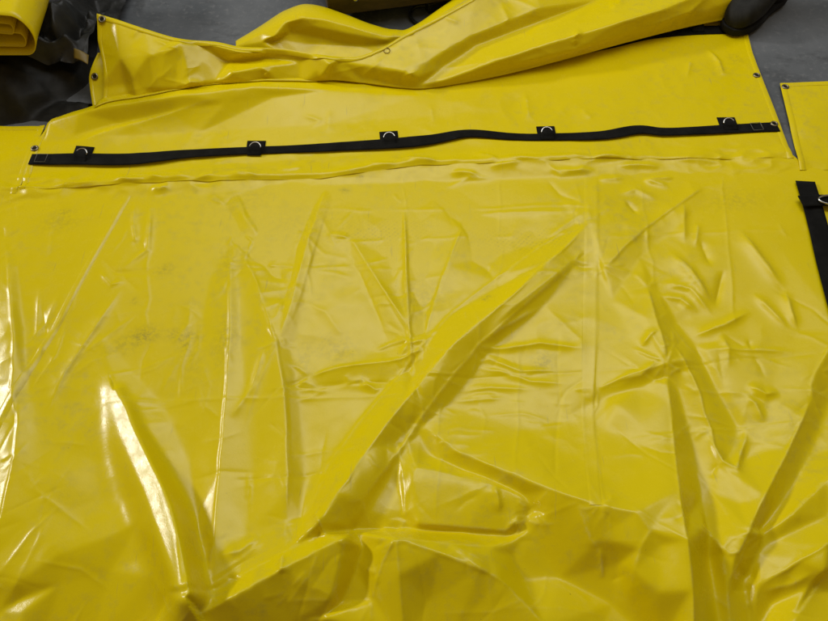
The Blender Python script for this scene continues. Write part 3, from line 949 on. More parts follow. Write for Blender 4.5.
# long black strap along the flap
spx = [(31, 160.5), (55, 161), (80, 161), (130, 161.5), (190, 156), (255, 152), (330, 149), (388, 146), (430, 142), (468, 135.5), (510, 138), (545, 138.5), (600, 137.5), (637, 132), (662, 134), (692, 133), (725, 131), (777, 128)]


def flap_pt(px, py, lift=.0045):
    x, y, z = hf.on(px, py); return (x, y, z + lift)


SP = [flap_pt(*p) for p in spx]
nS = 260
SPc = smooth_curve(SP, nS)
strap = ribbon('webbing_strap', SP, [.036, .039, .040, .028, .026, .028, .033, .039, .029, .025, .027, .034, .028, .032, .036], WEB, tarp, .0016, .001, nS, hf,
               np.abs(np.sin(np.linspace(0, 9.5, nS))) * .004)
strap['label'] = 'long black webbing strap lying across the flap'




# welded seams: an extra strip of vinyl along the join
def seam_strip(la, lb, nr=160, nc=9, lift=.0009):
    a = resample(np.array([hf.on(*p)[:2] for p in la]), nr); b = resample(np.array([hf.on(*p)[:2] for p in lb]), nr)
    t = np.linspace(0, 1, nc)[None, :, None]
    G = a[:, None] * (1 - t) + b[:, None] * t
    h = np.array([.1] + [1] * (nc - 2) + [.1]) * lift
    G = np.concatenate([G, (hf.z(G[..., 0], G[..., 1]) + h[None])[..., None]], -1)
    o = grid_mesh('seam_strip', G, SEAM, tarp); add_dirt(o, SPOTS[:4]); return o


seam_strip([(584, 178), (584, 260), (583, 340), (581, 410), (585, 455), (589, 505)], [(598, 178), (598, 260), (597, 340), (594, 410), (598, 455), (602, 505)])
seam_strip([(124, 196), (86, 262), (55, 320), (22, 372), (-12, 430)], [(131, 196), (93, 263), (63, 321), (31, 373), (-2, 433)])


def stitch_box(parent, P, T, w, l):
    bm = bmesh.new()
    n = Vector((-T[1], T[0], 0)); t = Vector((T[0], T[1], 0))
    c = Vector(P)
    q = [c - n * w - t * l, c + n * w - t * l, c + n * w + t * l, c - n * w + t * l]
    for i in range(4):
        tube(bm, [q[i], q[(i + 1) % 4]], .0006, 5)
    return finish('stitching', bm, STITCH, parent)


for k in (4, nS - 9):
    T = SPc[min(k + 2, nS - 1)] - SPc[max(k - 2, 0)]; T[2] = 0; T /= np.linalg.norm(T)
    stitch_box(strap, SPc[k] + np.array([0, 0, .0065]), T, .014, .014)


def d_ring(parent, c, T, r=.0145, wire=.0020, tilt=.35):
    """half round with a straight bar, leaning up from the ground"""
    bm = bmesh.new(); pts = []
    n = Vector((-T[1], T[0], 0)); t = Vector((T[0], T[1], 0)); u = (n * math.cos(tilt) + Vector((0, 0, 1)) * math.sin(tilt))
    for k in range(15):
        a = math.pi * k / 14
        pts.append(Vector(c) + t * r * math.cos(a) + u * r * math.sin(a))
    pts.append(Vector(c) - t * r * .5 - u * .003); pts.append(Vector(c) + t * r * .5 - u * .003)
    tube(bm, pts, wire, 10, closed=True)
    return finish('d_ring', bm, STEEL, parent)


def patch_tab(px0, py0, w=.050, h=.044, ang=0.0, owner=tarp, base=None):
    """black reinforcing square with the ring loop that carries the strap; px0, py0 is the middle of its top edge"""
    x, y, z = hf.on(px0, py0)
    T = np.array([math.cos(ang), math.sin(ang)]); N = np.array([-T[1], T[0]])
    s = np.linspace(-.5, .5, 9); t = np.linspace(-1, 0, 9)
    gx = x + T[0] * s[None] * w + N[0] * t[:, None] * h; gy = y + T[1] * s[None] * w + N[1] * t[:, None] * h
    G = np.stack([gx, gy, hf.z(gx, gy) + .0046], -1)
    p = grid_mesh('strap_patch', G, WEB, owner, .0012)
    c = (x + N[0] * -.030, y + N[1] * -.030); cz = float(hf.z(*c)) + .0095
    d_ring(p, (c[0] + N[0] * .002, c[1] + N[1] * .002, cz), T)
    # loop of webbing through the ring, down over the strap
    L0 = np.array([(0, .0085, .0125), (0, .004, .0150), (0, -.008, .0145), (0, -.015, .0110), (0, -.021, .0095), (0, -.024, .007)])
    pts = [(c[0] + N[0] * q[1], c[1] + N[1] * q[1], float(hf.z(c[0] + N[0] * q[1], c[1] + N[1] * q[1])) + q[2]) for q in L0]
    ribbon('webbing_loop', pts, [.024, .027, .034, .038, .038, .036], WEB, p, .0016, 0, 24)
    return p


for (a, b, an) in [(86, 147.5, -.10), (257, 142, .0), (388.5, 132.5, .10), (545, 127.5, .03), (725, 118.5, .02)]:
    patch_tab(a, b, ang=an)

# the second strap, at the back beneath the folded end
S2 = [flap_pt(*p) for p in [(560, 55), (610, 45), (650, 36), (693, 32), (722, 31), (738, 30.5)]]
st2 = ribbon('webbing_strap', S2, .040, WEB, tarp, .0016, .001, 60, hf)
st2['label'] = 'black webbing strap half hidden under the folded end'
patch_tab(693, 23, w=.056, h=.05, ang=.05)

# strap at the right edge, with its crossing keeper and ring
R1 = [flap_pt(*p, .006) for p in [(804, 183), (811, 206), (818, 232), (825, 262), (833, 292), (842, 325)]]
st3 = ribbon('webbing_strap', R1, .049, WEB, tarp, .0016, .001, 60, hf)
st3['label'] = 'black webbing strap running down at the right edge'
X1_ = [flap_pt(*p, .010) for p in [(798, 205), (812, 204), (830, 204), (860, 204)]]
kp = ribbon('strap_keeper', X1_, .036, WEB, st3, .0016, .001, 40, hf, np.full(40, .004))
bm = bmesh.new()
ring = []
for k in range(24):
    a = 2 * math.pi * k / 24
    x, y, z = hf.on(829, 205)
    ring.append((x + .036 * math.cos(a), y + .015 * math.sin(a), z + .020))
tube(bm, ring, .0026, 10, closed=True)
finish('ring', bm, STEEL, st3)


def grommet(x, y, z, nrm=(0, 0, 1), r=.0105, parent=tarp):
    bm = bmesh.new()
    prof = [(.50, 0.0), (.52, .0012), (.62, .0022), (.8, .0024), (.95, .0014), (1.0, 0)]
    seg = 28; rings = []
    for (q, h) in prof:
        rings.append([bm.verts.new((q * r * math.cos(2 * math.pi * k / seg), q * r * math.sin(2 * math.pi * k / seg), h)) for k in range(seg)])
    for A, B in zip(rings, rings[1:]):
        for k in range(seg):
            bm.faces.new((A[k], A[(k + 1) % seg], B[(k + 1) % seg], B[k]))
    g = finish('grommet', bm, BRASS, parent)
    bm = bmesh.new()
    vs = [bm.verts.new((.53 * r * math.cos(2 * math.pi * k / seg), .53 * r * math.sin(2 * math.pi * k / seg), .0006)) for k in range(seg)]
    bm.faces.new(vs)
    hole = finish('hole', bm, DARKM, g)
    q = Vector(nrm).to_track_quat('Z', 'Y')
    g.rotation_mode = 'QUATERNION'; g.rotation_quaternion = q; g.location = (x, y, z)
    return g


for (a, b) in [(35.5, 149.5), (756, 76.5), (773.5, 125)]:
    x, y, z = hf.on(a, b); grommet(x, y, z + .0045)
x, y, z = hf.on(781, 88); grommet(x + .008, y - .004, z + .0075)

# ------------------------------------------------------------------ the folded-back end of the flap
R = []
R.append([(-40, 150, 0), (900, 150, 0)]); R.append([(-40, -200, 12), (900, -200, 12)])
R.append([(-40, 150, 0), (-40, -200, 12)]); R.append([(900, 150, 0), (900, -200, 12)])
bot = [(93, 121, 1.6), (100, 118, 1.7), (120, 110, 2.0), (175, 98, 2.6), (215, 89.5, 2.8), (265, 88, 2.8), (300, 84.5, 3.0), (330, 79.5, 3.4), (360, 82, 3.0), (410, 88, 2.2), (440, 86, 2.2), (500, 75, 2.2), (560, 60, 2.4), (620, 43.5, 2.4), (683, 27.5, 2.6), (735, 17, 2.6)]
hemL = [(97, 14, 17), (115, 19, 16), (145, 29, 14.5), (180, 39, 12.5), (215, 42, 11), (240, 47, 10.2), (265, 48, 10), (290, 50, 9.5), (320, 55, 8.8), (345, 57.5, 8.2), (362, 56, 8.4), (385, 46.5, 9.4), (405, 34.5, 10.4), (435, 19, 12), (475, -3, 14), (530, -35, 15), (620, -70, 16), (775, -90, 16)]
R.append(bot); R.append(hemL)
R.append([(95, 60, 9), (97, 90, 5.5)])
R.append([(104, 40, 12.6), (120, 58, 11.6), (132, 78, 8.8), (136, 102, 3.8)])
R.append([(126, 84, 5.6), (130, 104, 2.4)])
R.append([(128, 70, 10), (150, 55, 12), (180, 42, 13)])
R.append([(140, 88, 6.0), (175, 88, 5.8), (190, 83, 6.8), (215, 82, 5.4), (250, 84, 4.6)])
R.append([(222, 80, 6.2), (232, 72, 8.0), (262, 66, 8.2), (278, 82, 4.4)])
R.append([(228, 62, 6.4), (262, 59, 6.6), (300, 62, 6.6)])
R.append([(205, 47, 10.2), (235, 54, 9.8), (262, 52, 9.6)])
R.append([(312, 56, 8.4), (317, 70, 6.4), (320, 77.5, 4.8)])
R.append([(321, 57, 9.2), (330, 65, 8.6), (321, 77, 5.6)])
R.append([(333, 66, 7.0), (348, 78, 4.2)])
R.append([(345, 63, 7.4), (400, 71, 7.4), (418, 77, 5.6)])
R.append([(360, 77, 4.0), (395, 83, 3.2)])
R.append([(415, 87.5, 2.6), (440, 69, 4.8), (475, 46, 6.6), (540, 22, 7.6), (600, 0, 7.8), (660, -25, 8)])
R.append([(420, 40, 9.6), (450, 26, 11), (470, 18, 11.6), (520, -8, 12.6)])
R.append([(430, 60, 7.6), (470, 36, 9.6), (540, 8, 11)])
R.append([(440, 82, 4.0), (500, 60, 7.2), (560, 40, 9.2), (620, 22, 10.4), (660, 10, 11), (720, -15, 12)])
R.append([(500, 68, 4.6), (575, 50, 6.2), (640, 29, 6.4), (700, 12, 7), (742, -2, 8)])
hf2 = PF(R, 0.0038)
C2 = hf2.crease
C2([(215, 83), (225, 70), (238, 66)], 5, 7)
C2([(262, 80), (268, 72), (258, 66)], 4, 6)
C2([(180, 90), (190, 82), (205, 83)], 5, 7)
C2([(572, 48), (577, 34), (584, 32)], 7, 7)
C2([(576, 50), (574, 40), (580, 34)], -5, 6)
C2([(608, 8), (620, 3), (618, -6)], 6, 8)
C2([(640, 30), (690, 12), (712, -8)], 6, 10)
C2([(150, 38), (175, 48), (160, 56)], 3, 8)
C2([(470, 70), (520, 45), (600, 18)], 4, 14)
C2([(400, 78), (414, 72), (412, 82)], 4, 7)
C2([(500, 2), (508, 18), (504, 26)], 3, 9)
C2([(192, 43), (215, 46), (240, 52), (262, 54)], 4, 5)
for k in range(70):
    px_ = rng.uniform(100, 740); py_ = rng.uniform(2, 95)
    x, y = hf2.proj(px_, py_, 0); ang = rng.uniform(-.6, .9); ln = rng.uniform(.02, .07)
    C2([(x - math.cos(ang) * ln, y - math.sin(ang) * ln), (x + .1 * ln, y), (x + math.cos(ang) * ln, y + math.sin(ang) * ln)], rng.uniform(.4, 1.6), rng.uniform(4, 10), world=True)
hf2.A += -np.abs(gnoise(.03)) * .0010 + gnoise(.06) * .0012


def world_line(pts):
    p = np.array(pts, float); x, y = at(p[:, 0], p[:, 1], p[:, 2] / 100); return np.stack([x, y, p[:, 2] / 100], 1)


def by_x(line, xs):
    """smooth curve through the points, read off at photo columns xs"""
    P = smooth_curve(np.array(line, float), 900)
    return np.interp(xs, P[:, 0], P[:, 1])


nc, nr = 560, 130
cx = np.linspace(0, 1, nc)
xb = 100 + (735 - 100) * cx
xh = 97 + (775 - 97) * cx
# keep the columns upright on the left part, fanning only to the far right
yb = by_x(bot, xb); yh = by_x(hemL, xh)
t = np.linspace(0, 1, nr)[:, None]
GX = xb[None] * (1 - t) + xh[None] * t; GY = yb[None] * (1 - t) + yh[None] * t
GX = GX + 5 * np.sin(math.pi * np.clip(t * 1.35, 0, 1)) * np.exp(-cx[None] / .05)
G = hf2.pt(GX, GY)
first = G[0].copy(); und = []
for (dy, dz) in [(.055, -.012), (.035, -.014), (.018, -.0125), (.006, -.008), (.000, -.003)]:
    r_ = first.copy(); r_[:, 1] += dy; r_[:, 2] += dz
    r_[:, 2] = np.maximum(r_[:, 2], hf.z(r_[:, 0], r_[:, 1]) + .006)
    und.append(r_)
G = np.concatenate([np.stack(und), G], 0)
G[..., 2] = np.maximum(G[..., 2], hf.z(G[..., 0], G[..., 1]) + .0055)
fold = grid_mesh('folded_flap', G, YEL, tarp, .0012); add_dirt(fold, [])
hem(G[-1], G[-7], width=.015, lift=.0025)
hem(G[6:, 0], G[6:, 6], width=.012, lift=.002)


def fold_n(px, py):
    a, b, c = hf2.pt(px, py), hf2.pt(px + 5, py), hf2.pt(px, py - 5)
    return tuple(np.cross(b - a, c - a))


p = hf2.pt(387, 51); q = Vector(fold_n(387, 51)).normalized(); e1 = q.orthogonal().normalized(); e2 = q.cross(e1)
bm = bmesh.new()
tube(bm, [Vector(p) + q * .0022 + (e1 * math.cos(k * math.pi / 12) + e2 * math.sin(k * math.pi / 12)) * .0085 for k in range(24)], .0010, 6, closed=True)
MARKM = make_fabric('worn_mark', (.20, .13, .008), .6, 300, .1)
finish('printed_ring', bm, MARKM, tarp)
for (a, b) in [(102.5, 20)]:
    p = hf2.pt(a, b); q = np.array(fold_n(a, b)); q /= np.linalg.norm(q); p = p + q * .0035
    grommet(p[0], p[1], p[2], q)

# the ply behind the hem: a second bulge that comes down to the floor at the back
B = []
B.append([(0, 120, 5), (900, 120, 5)]); B.append([(0, -260, 12), (900, -260, 12)]); B.append([(0, 120, 5), (0, -260, 12)]); B.append([(900, 120, 5), (900, -260, 12)])
front2 = [(222, 54, 6), (290, 60, 6), (345, 66, 5.5), (385, 58, 5.5), (440, 32, 7), (520, -10, 9)]
sil2 = [(236, 46, 7.5), (262, 34, 10.5), (285, 22.5, 13), (304, 17.5, 14), (322, 19, 13.4), (345, 25, 12), (372, 33, 10.2), (395, 36.5, 9), (415, 32, 9), (470, -2, 10), (560, -40, 11)]
B.append(front2); B.append(sil2)
B.append([(262, 42, 9.4), (274, 37, 11.2), (288, 21, 13)])
B.append([(277, 40, 8.6), (310, 44, 7.4), (360, 46, 7.0), (390, 43, 7.6)])
B.append([(312, 26, 12), (345, 33, 10.6), (385, 40, 8.8)])
B.append([(290, 32, 9.8), (330, 40, 8.2)])
hf3 = PF(B, .003)
hf3.A += -np.abs(gnoise(.03)) * .001
cu = np.linspace(0, 1, 220)
xa = 222 + (500 - 222) * cu; xs_ = 236 + (520 - 236) * cu
ya = by_x(front2, xa); ys_ = by_x(sil2, xs_)
t = np.linspace(0, 1, 60)[:, None]
G3 = hf3.pt(xa[None] * (1 - t) + xs_[None] * t, ya[None] * (1 - t) + ys_[None] * t)
last = G3[-1]
bx_, by_ = at(xs_, ys_ + 5, .003)
drop = []
for k in range(1, 13):
    v = k / 12
    drop.append(np.stack([last[:, 0] * (1 - v) + bx_ * v, last[:, 1] + (by_ - last[:, 1]) * math.sin(v * math.pi / 2), last[:, 2] + (.003 - last[:, 2]) * (1 - math.cos(v * math.pi / 2))], 1))
G3 = np.concatenate([G3, np.stack(drop)], 0)
back = grid_mesh('folded_flap', G3, YEL, tarp, .0012); add_dirt(back, [])
# small turned-back lip at the left end
lip = [[(96, 58, 9), (91, 69, 7.6), (87.5, 81, 6), (88.5, 95, 4), (92, 118, 1.5)],
       [(112, 58, 8), (108, 72, 7.2), (106, 84, 5.8), (106, 98, 3.8), (107, 122, 1.2)]]
a = smooth_curve(world_line(lip[0]), 40); b = smooth_curve(world_line(lip[1]), 40)
a[:, 1] += .02; b[:, 1] += .03
t = np.linspace(0, 1, 14)[:, None, None]
Gl = a[None] * (1 - t) + b[None] * t
lipo = grid_mesh('folded_flap', np.swapaxes(Gl, 0, 1), YEL, tarp, .0012); add_dirt(lipo, [])
hem(Gl[0], Gl[4], width=.010, lift=.002)
p = Gl[4, 16]; grommet(p[0], p[1] - .002, p[2] + .003, (-.1, -.55, .8), .010)

# ------------------------------------------------------------------ folded tarp, top left
ft = thing('folded_tarp', 'yellow vinyl tarp folded into a thick loop on top of the black bag', 'tarp')


def loop_profile(w, h, n, sag=0.0):
    """open flattened loop: along the bottom to the right, round, and back over the top"""
    r = h / 2; pts = []
    for s in np.linspace(0, 1, n):
        pts.append((-w + w * s, 0 + sag * math.sin(math.pi * s)))
    for a in np.linspace(-math.pi / 2, math.pi / 2, 18)[1:-1]:
        pts.append((r * .75 * math.cos(a), r + r * math.sin(a)))
    for s in np.linspace(0, 1, n):
        x = -w * s
        pts.append((x, h + .012 * math.sin(5 * s) - .055 * s * s))
    return np.array(pts)


def loop_mesh(name, ox, oy, oz, w, h, length, ang, slope, sag=0.0, thick=.0016):
    pr = loop_profile(w, h, 16, sag)
    rows = []
    for v in np.linspace(0, 1, 24):
        wob = .006 * math.sin(9 * v + h * 40)
        x = ox + pr[:, 0] + math.sin(ang) * length * v + wob
        y = oy + math.cos(ang) * length * v + 0 * pr[:, 0] + .012 * (pr[:, 1] / h)
        z = oz + pr[:, 1] * (1 - .12 * v) + slope * v + wob * .4
        rows.append(np.stack([x, y, z], 1))
    return grid_mesh(name, np.array(rows), YEL, ft, thick)


zt = .16
tx, ty = at(33, 54, zt)
loop_mesh('outer_fold', float(tx) - .012, float(ty), zt, .62, .105, .5, -.12, .03)
loop_mesh('inner_fold', float(tx) - .034, float(ty) + .020, zt + .006, .60, .030, .45, -.12, .03, .004)
loop_mesh('inner_fold', float(tx) - .050, float(ty) + .028, zt + .038, .58, .020, .42, -.12, .03, .014)

# ------------------------------------------------------------------ black bag and sheet, top left
def mound(name, lines, foot, mat, seed, amp, parent=None, blur=.006):
    h = HF(lines, blur)
    n = gnoise(.022) ; n_ = gnoise(.05)
    n3_ = gnoise(.010, .018)
    h.A += np.where(h.A > .004, -np.abs(n) * amp * 1.3 - np.abs(n_) * amp * 2.0 - np.abs(n3_) * amp * .45 + amp * 2.2, 0) * np.clip(h.A / .04, 0, 1)
    f = np.array(foot, float)
    x, y = at(f[:, 0], f[:, 1], f[:, 2] / 100)
    nx, ny = 220, 200
    gx, gy = np.meshgrid(np.linspace(x.min() - .03, x.max() + .03, nx), np.linspace(y.min() - .03, y.max() + .03, ny))
    gz = h.z(gx, gy)
    V = np.stack([gx, gy, np.maximum(gz, 0.0)], -1)
    Fc = grid_faces(ny, nx)
    V[..., 2] = gz - .004
    keep = (V.reshape(-1, 3)[Fc][..., 2].max(1) > -.0035)
    used = np.unique(Fc[keep]); remap = -np.ones(nx * ny, int); remap[used] = np.arange(len(used))
    return mesh_from(name, V.reshape(-1, 3)[used], remap[Fc[keep]], mat, parent), h


fr = [[(-300, 150, 0), (400, 150, 0)], [(-300, -260, 0), (400, -260, 0)], [(-300, 150, 0), (-300, -260, 0)], [(400, 150, 0), (400, -260, 0)]]
sheet_l = fr + [[(-180, 130, 0), (0, 127, 0), (22, 123, 0), (45, 110, 0), (65, 100, 0), (88, 82, 0), (97, 60, 0), (100, 30, 0), (80, -40, 0), (-180, -60, 0)],
                [(-150, 100, 9), (5, 110, 3.2), (25, 104, 4), (50, 92, 4), (75, 76, 4), (84, 55, 5)],
                [(-150, 60, 12), (0, 75, 10), (30, 70, 9), (60, 62, 7), (75, 50, 6)],
                [(5, 65, 11), (20, 92, 7), (24, 112, 2.5)], [(30, 66, 9), (42, 85, 6.5), (55, 96, 2.8)],
                [(-120, 10, 13), (40, 20, 12), (70, 0, 8)]]
bs, hbs = mound('black_sheeting', sheet_l, [(-180, 130, 0), (100, 60, 0), (100, -40, 0), (-200, -60, 0), (-180, 130, 0)], BAGD, 3, .004)
bs['label'] = 'crumpled dull black sheeting spread on the floor under the black bag'; bs['category'] = 'sheeting'
bag_l = fr + [[(20, 42, 10), (40, 46, 9), (62, 56, 7), (84, 58, 5), (94, 40, 4), (96, 10, 4), (92, -40, 3), (0, -60, 5), (0, 10, 12), (20, 42, 10)],
              [(38, 30, 16.5), (55, 36, 15), (75, 46, 12), (84, 30, 12), (84, 5, 12), (70, -30, 12), (25, -30, 14), (30, 0, 18), (38, 30, 16.5)],
              [(50, 10, 19), (62, 24, 17.5), (70, 36, 14.5)], [(65, -5, 18), (78, 20, 15)], [(45, 18, 18), (50, 32, 15.6)]]
bag = thing('black_bag', 'shiny black nylon bag with a small yellow tag, heaped beside the tarp corner', 'bag')
bo, hbg = mound('bag_body', bag_l, [(0, 58, 8), (98, 40, 4), (95, -40, 3), (-10, -60, 5)], BAGM, 5, .006, bag)


def bag_pt(px, py):
    for z in np.linspace(.3, 0, 150):
        x, y = at(px, py, z)
        if max(float(hbg.z(x, y)), float(hbs.z(x, y))) >= z:
            return float(x), float(y), z
    return float(x), float(y), 0.0


TAGM, _nt, _b = new_mat('ochre_label')
_tc = nd(_nt, 'ShaderNodeTexCoord'); _n = nd(_nt, 'ShaderNodeTexNoise', Scale=60, Detail=4); _nt.links.new(_tc.outputs['Object'], _n.inputs['Vector'])
_nt.links.new(mixc(_nt, _n.outputs[0], (.22, .15, .02), (.14, .095, .012)), _b.inputs['Base Color'])
q = [bag_pt(*p) for p in [(76, 51), (91, 58), (90, 67), (76, 61)]]
s = np.linspace(0, 1, 8)
qa = np.array(q)
Gt = np.array([[(1 - u) * (1 - v) * qa[3] + u * (1 - v) * qa[2] + u * v * qa[1] + (1 - u) * v * qa[0] + np.array([0, -.004, .012 + .004 * math.sin(u * 3.1)]) for u in s] for v in s])
grid_mesh('label_tag', Gt, TAGM, bag, .001)

# ------------------------------------------------------------------ dark box at the back, top centre
def box(bm, c, s, ang):
    r = bmesh.ops.create_cube(bm, size=1)
    for v in r['verts']:
        x, y, z = v.co.x * s[0], v.co.y * s[1], v.co.z * s[2]
        v.co = (c[0] + x * math.cos(ang) - y * math.sin(ang), c[1] + x * math.sin(ang) + y * math.cos(ang), c[2] + z)


bx = thing('wooden_box', 'dark brown wooden box on low runners behind the folded tarp edge', 'box')
p0 = np.array(at(329, 17, .045)); p1 = np.array(at(458, 0, .045))
d = p1 - p0; ang = math.atan2(d[1], d[0]); u = d / np.linalg.norm(d); v = np.array([-u[1], u[0]])
W_, D_ = .95, .26


def loc(a, b, z):
    q = p0 + u * a + v * b; return (q[0], q[1], z)


bm = bmesh.new(); box(bm, loc(W_ / 2, .012, .045 + .05), (W_, .022, .10), ang); finish('front_panel', bm, WOOD, bx, False, .003)
bm = bmesh.new(); box(bm, loc(.011, D_ / 2 + .024, .045 + .05), (.022, D_, .10), ang); finish('side_panel', bm, WOOD, bx, False, .003)
bm = bmesh.new(); box(bm, loc(W_ - .011, D_ / 2 + .024, .045 + .05), (.022, D_, .10), ang); finish('side_panel', bm, WOOD, bx, False, .003)
bm = bmesh.new(); box(bm, loc(W_ / 2, D_ + .036, .045 + .05), (W_, .022, .10), ang); finish('back_panel', bm, WOOD, bx, False, .003)
bm = bmesh.new(); box(bm, loc(W_ / 2, D_ / 2 + .024, .045 + .109), (W_ + .02, D_ + .07, .018), ang); finish('lid', bm, WOOD, bx, False, .003)
bm = bmesh.new(); box(bm, loc(W_ / 2, D_ / 2 + .024, .045 + .009), (W_ - .05, D_ - .004, .016), ang); finish('bottom_board', bm, WOOD, bx, False, .003)
for a in (.14, W_ - .14):
    bm = bmesh.new(); box(bm, loc(a, D_ / 2 + .06, .0225), (.07, D_ - .1, .0448), ang); finish('runner', bm, WOOD, bx, False, .003)
bm = bmesh.new()
bmesh.ops.create_uvsphere(bm, u_segments=12, v_segments=8, radius=.010)
kn = finish('bolt', bm, STEEL, bx); kn.location = loc(.085, -.002, .095)

# ------------------------------------------------------------------ cable with connector
cb = thing('power_cable', 'black cable with a blocky connector coiled on the floor before the wooden box', 'cable')


def fpt(px, py, z=.006):
    x, y = at(px, py, z); return (float(x), float(y), z)


bm = bmesh.new()
pts = smooth_curve([fpt(450, -14), fpt(440, -2, .02), fpt(428, 5, .018), fpt(418, 6, .014), fpt(411, 11, .007), fpt(411, 18, .006), fpt(418, 24, .006), fpt(430, 26, .006), fpt(455, 20, .006), fpt(480, 8, .006)], 70)
tube(bm, [tuple(p) for p in pts], .0055, 10)
finish('lead', bm, CABLE, cb)
bm = bmesh.new()
tube(bm, [tuple(p) for p in smooth_curve([fpt(459, -12, .02), fpt(457, 3, .02), fpt(456, 12, .008), fpt(460, 18, .006)], 30)], .005, 10)
finish('lead', bm, CABLE, cb)
c0 = np.array(fpt(426, 6, .022)); c1 = np.array(fpt(448, 0, .022))
an = math.atan2(c1[1] - c0[1], c1[0] - c0[0]); cm = (c0 + c1) / 2
bm = bmesh.new(); box(bm, cm, (np.linalg.norm(c1 - c0), .036, .032), an); finish('connector', bm, CABLE, cb, False, .004)
bm = bmesh.new(); box(bm, cm + np.array([0, 0, .019]), (np.linalg.norm(c1 - c0) * .7, .014, .006), an); finish('latch', bm, CABLE, cb, False, .002)

# ------------------------------------------------------------------ boot, top right
boot = thing('boot', 'black leather boot standing on the tarp corner at top right', 'boot')
bt = np.array(at(727, 33.5, .008)); heel = np.array(at(786, -13, .008))
fd = heel - bt; fd /= np.linalg.norm(fd); sd = np.array([-fd[1], fd[0]])
LEN = .30
zb = .010


def boot_section(s, half, top, n=28):
    """closed ring across the foot at s metres from the toe tip"""
    pts = []
    for k in range(n):
        a = 2 * math.pi * k / n
        cx, cz = math.cos(a), math.sin(a)
        px_ = half * math.copysign(abs(cx) ** .75, cx)
        pz_ = (top / 2) * (1 + math.copysign(abs(cz) ** .8, cz))
        q = bt + fd * s + sd * px_
        pts.append((q[0], q[1], zb + .014 + pz_))
    return pts


secs = [(-.002, .010, .026), (.004, .026, .042), (.018, .040, .060), (.045, .050, .075), (.080, .053, .085), (.115, .051, .098), (.150, .047, .118), (.180, .045, .145)]
bm = bmesh.new(); rings = [[bm.verts.new(p) for p in boot_section(*s)] for s in secs]
# ankle and shaft: turn the sections from upright to horizontal
for (s, z, hs, hl) in [(.205, .150, .045, .060), (.225, .200, .047, .066), (.232, .26, .050, .068), (.236, .33, .055, .072), (.238, .40, .058, .074)]:
    r_ = []
    for k in range(28):
        a = 2 * math.pi * k / 28
        q = bt + fd * (s - hl * math.sin(a) * (1 if z > .16 else .8)) + sd * hs * math.cos(a)
        tilt = 0 if z > .19 else .03 * math.sin(a)
        r_.append(bm.verts.new((q[0], q[1], zb + z + tilt + (0 if z > .16 else -.01))))
    rings.append(r_)
for A, Bq in zip(rings, rings[1:]):
    for k in range(28):
        bm.faces.new((A[k], A[(k + 1) % 28], Bq[(k + 1) % 28], Bq[k]))
bm.faces.new(rings[0])
bm.faces.new(rings[-1])
up_ = finish('upper', bm, BOOTM, boot)
md = up_.modifiers.new('sub', 'SUBSURF'); md.levels = 1; md.render_levels = 2
# heel counter
bm = bmesh.new(); rg = []
for (z, m) in [(.018, 1.0), (.06, .98), (.11, .9), (.17, .82)]:
    rg.append([bm.verts.new((*(bt + fd * (.235 + .062 * m * math.cos(a)) + sd * .045 * m * math.sin(a)), zb + z)) for a in np.linspace(0, 2 * math.pi, 24, endpoint=False)])
for A, Bq in zip(rg, rg[1:]):
    for k in range(24):
        bm.faces.new((A[k], A[(k + 1) % 24], Bq[(k + 1) % 24], Bq[k]))
bm.faces.new(rg[0]); bm.faces.new(rg[-1])
finish('heel_counter', bm, BOOTM, boot)
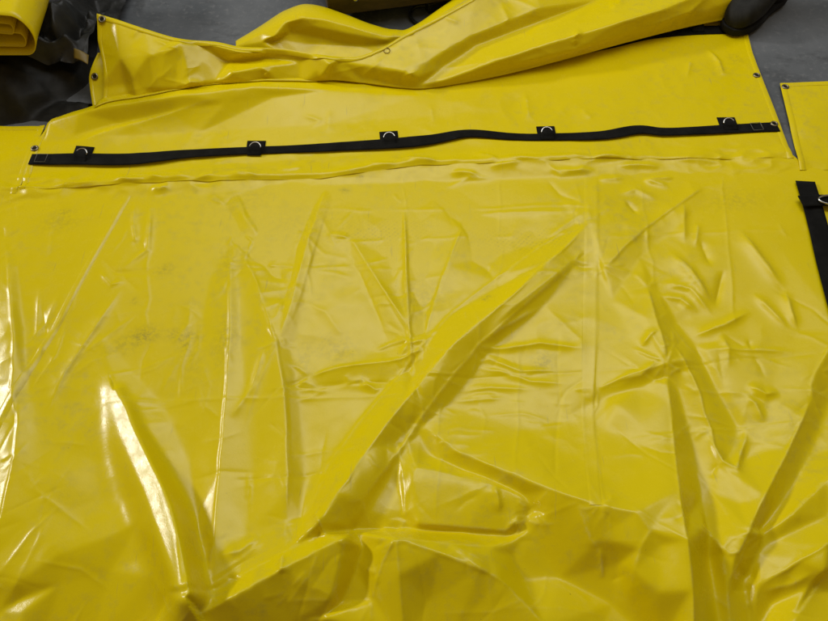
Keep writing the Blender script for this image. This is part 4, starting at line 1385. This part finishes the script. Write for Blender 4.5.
# sole: outline of a footprint, thick, slightly proud of the upper
out = []
for s, h in [(-.006, 0.0), (-.004, .020), (.010, .034), (.04, .050), (.08, .0545), (.12, .052), (.16, .046), (.20, .046), (.25, .049), (.285, .042), (.300, .022), (.303, 0)]:
    out.append((s, h))
outline = out + [(s, -h) for s, h in out[-2:0:-1]]
bm = bmesh.new(); A = [bm.verts.new((*(bt + fd * s + sd * h), zb)) for s, h in outline]; Bq = [bm.verts.new((*(bt + fd * s + sd * h), zb + .022)) for s, h in outline]
n = len(outline)
for k in range(n):
    bm.faces.new((A[k], A[(k + 1) % n], Bq[(k + 1) % n], Bq[k]))
bm.faces.new(A); bm.faces.new(Bq)
finish('sole', bm, SOLEM, boot, True, .003)

# ------------------------------------------------------------------ light
w = bpy.data.worlds.new('World'); scene.world = w; w.use_nodes = True
wn = w.node_tree; bg = wn.nodes['Background']
tcw = nd(wn, 'ShaderNodeTexCoord'); sx_ = nd(wn, 'ShaderNodeSeparateXYZ')
wn.links.new(tcw.outputs['Generated'], sx_.inputs[0])
mr = nd(wn, 'ShaderNodeMapRange'); mr.inputs[1].default_value = -.75; mr.inputs[2].default_value = .85
wn.links.new(sx_.outputs[1], mr.inputs[0])
# the hall: dim behind the photographer, paler towards its open far end
wn.links.new(mixc(wn, mr.outputs[0], (1.0, .67, .27), (.46, .48, .49)), bg.inputs[0])
bg.inputs[1].default_value = .24


def area(name, loc_, target, sx, sy, power, col, roll=0.0):
    l = bpy.data.lights.new(name, 'AREA'); l.shape = 'RECTANGLE'; l.size = sx; l.size_y = sy; l.energy = power; l.color = col
    o = link(bpy.data.objects.new(name, l)); o.location = loc_
    q = (Vector(target) - Vector(loc_)).to_track_quat('-Z', 'Y')
    o.rotation_mode = 'QUATERNION'; o.rotation_quaternion = q
    return o


area('hall_window_light', tuple(KEY), (0, .9, 0), .85, .85, 320, (1, .97, .93))
area('roof_light', (.3, 2.2, 2.7), (.1, 1.35, 0), 2.6, .8, 18, (.96, .98, 1))
area('roof_light', (.3, 2.45, 3.0), (.1, 1.35, 0), 4.2, 1.9, 38, (.96, .98, 1))

scene.view_settings.view_transform = 'Standard'; scene.view_settings.look = 'None'
scene.view_settings.exposure = 0; scene.view_settings.gamma = 1
scene.render.engine = 'CYCLES'
scene.cycles.max_bounces = 6
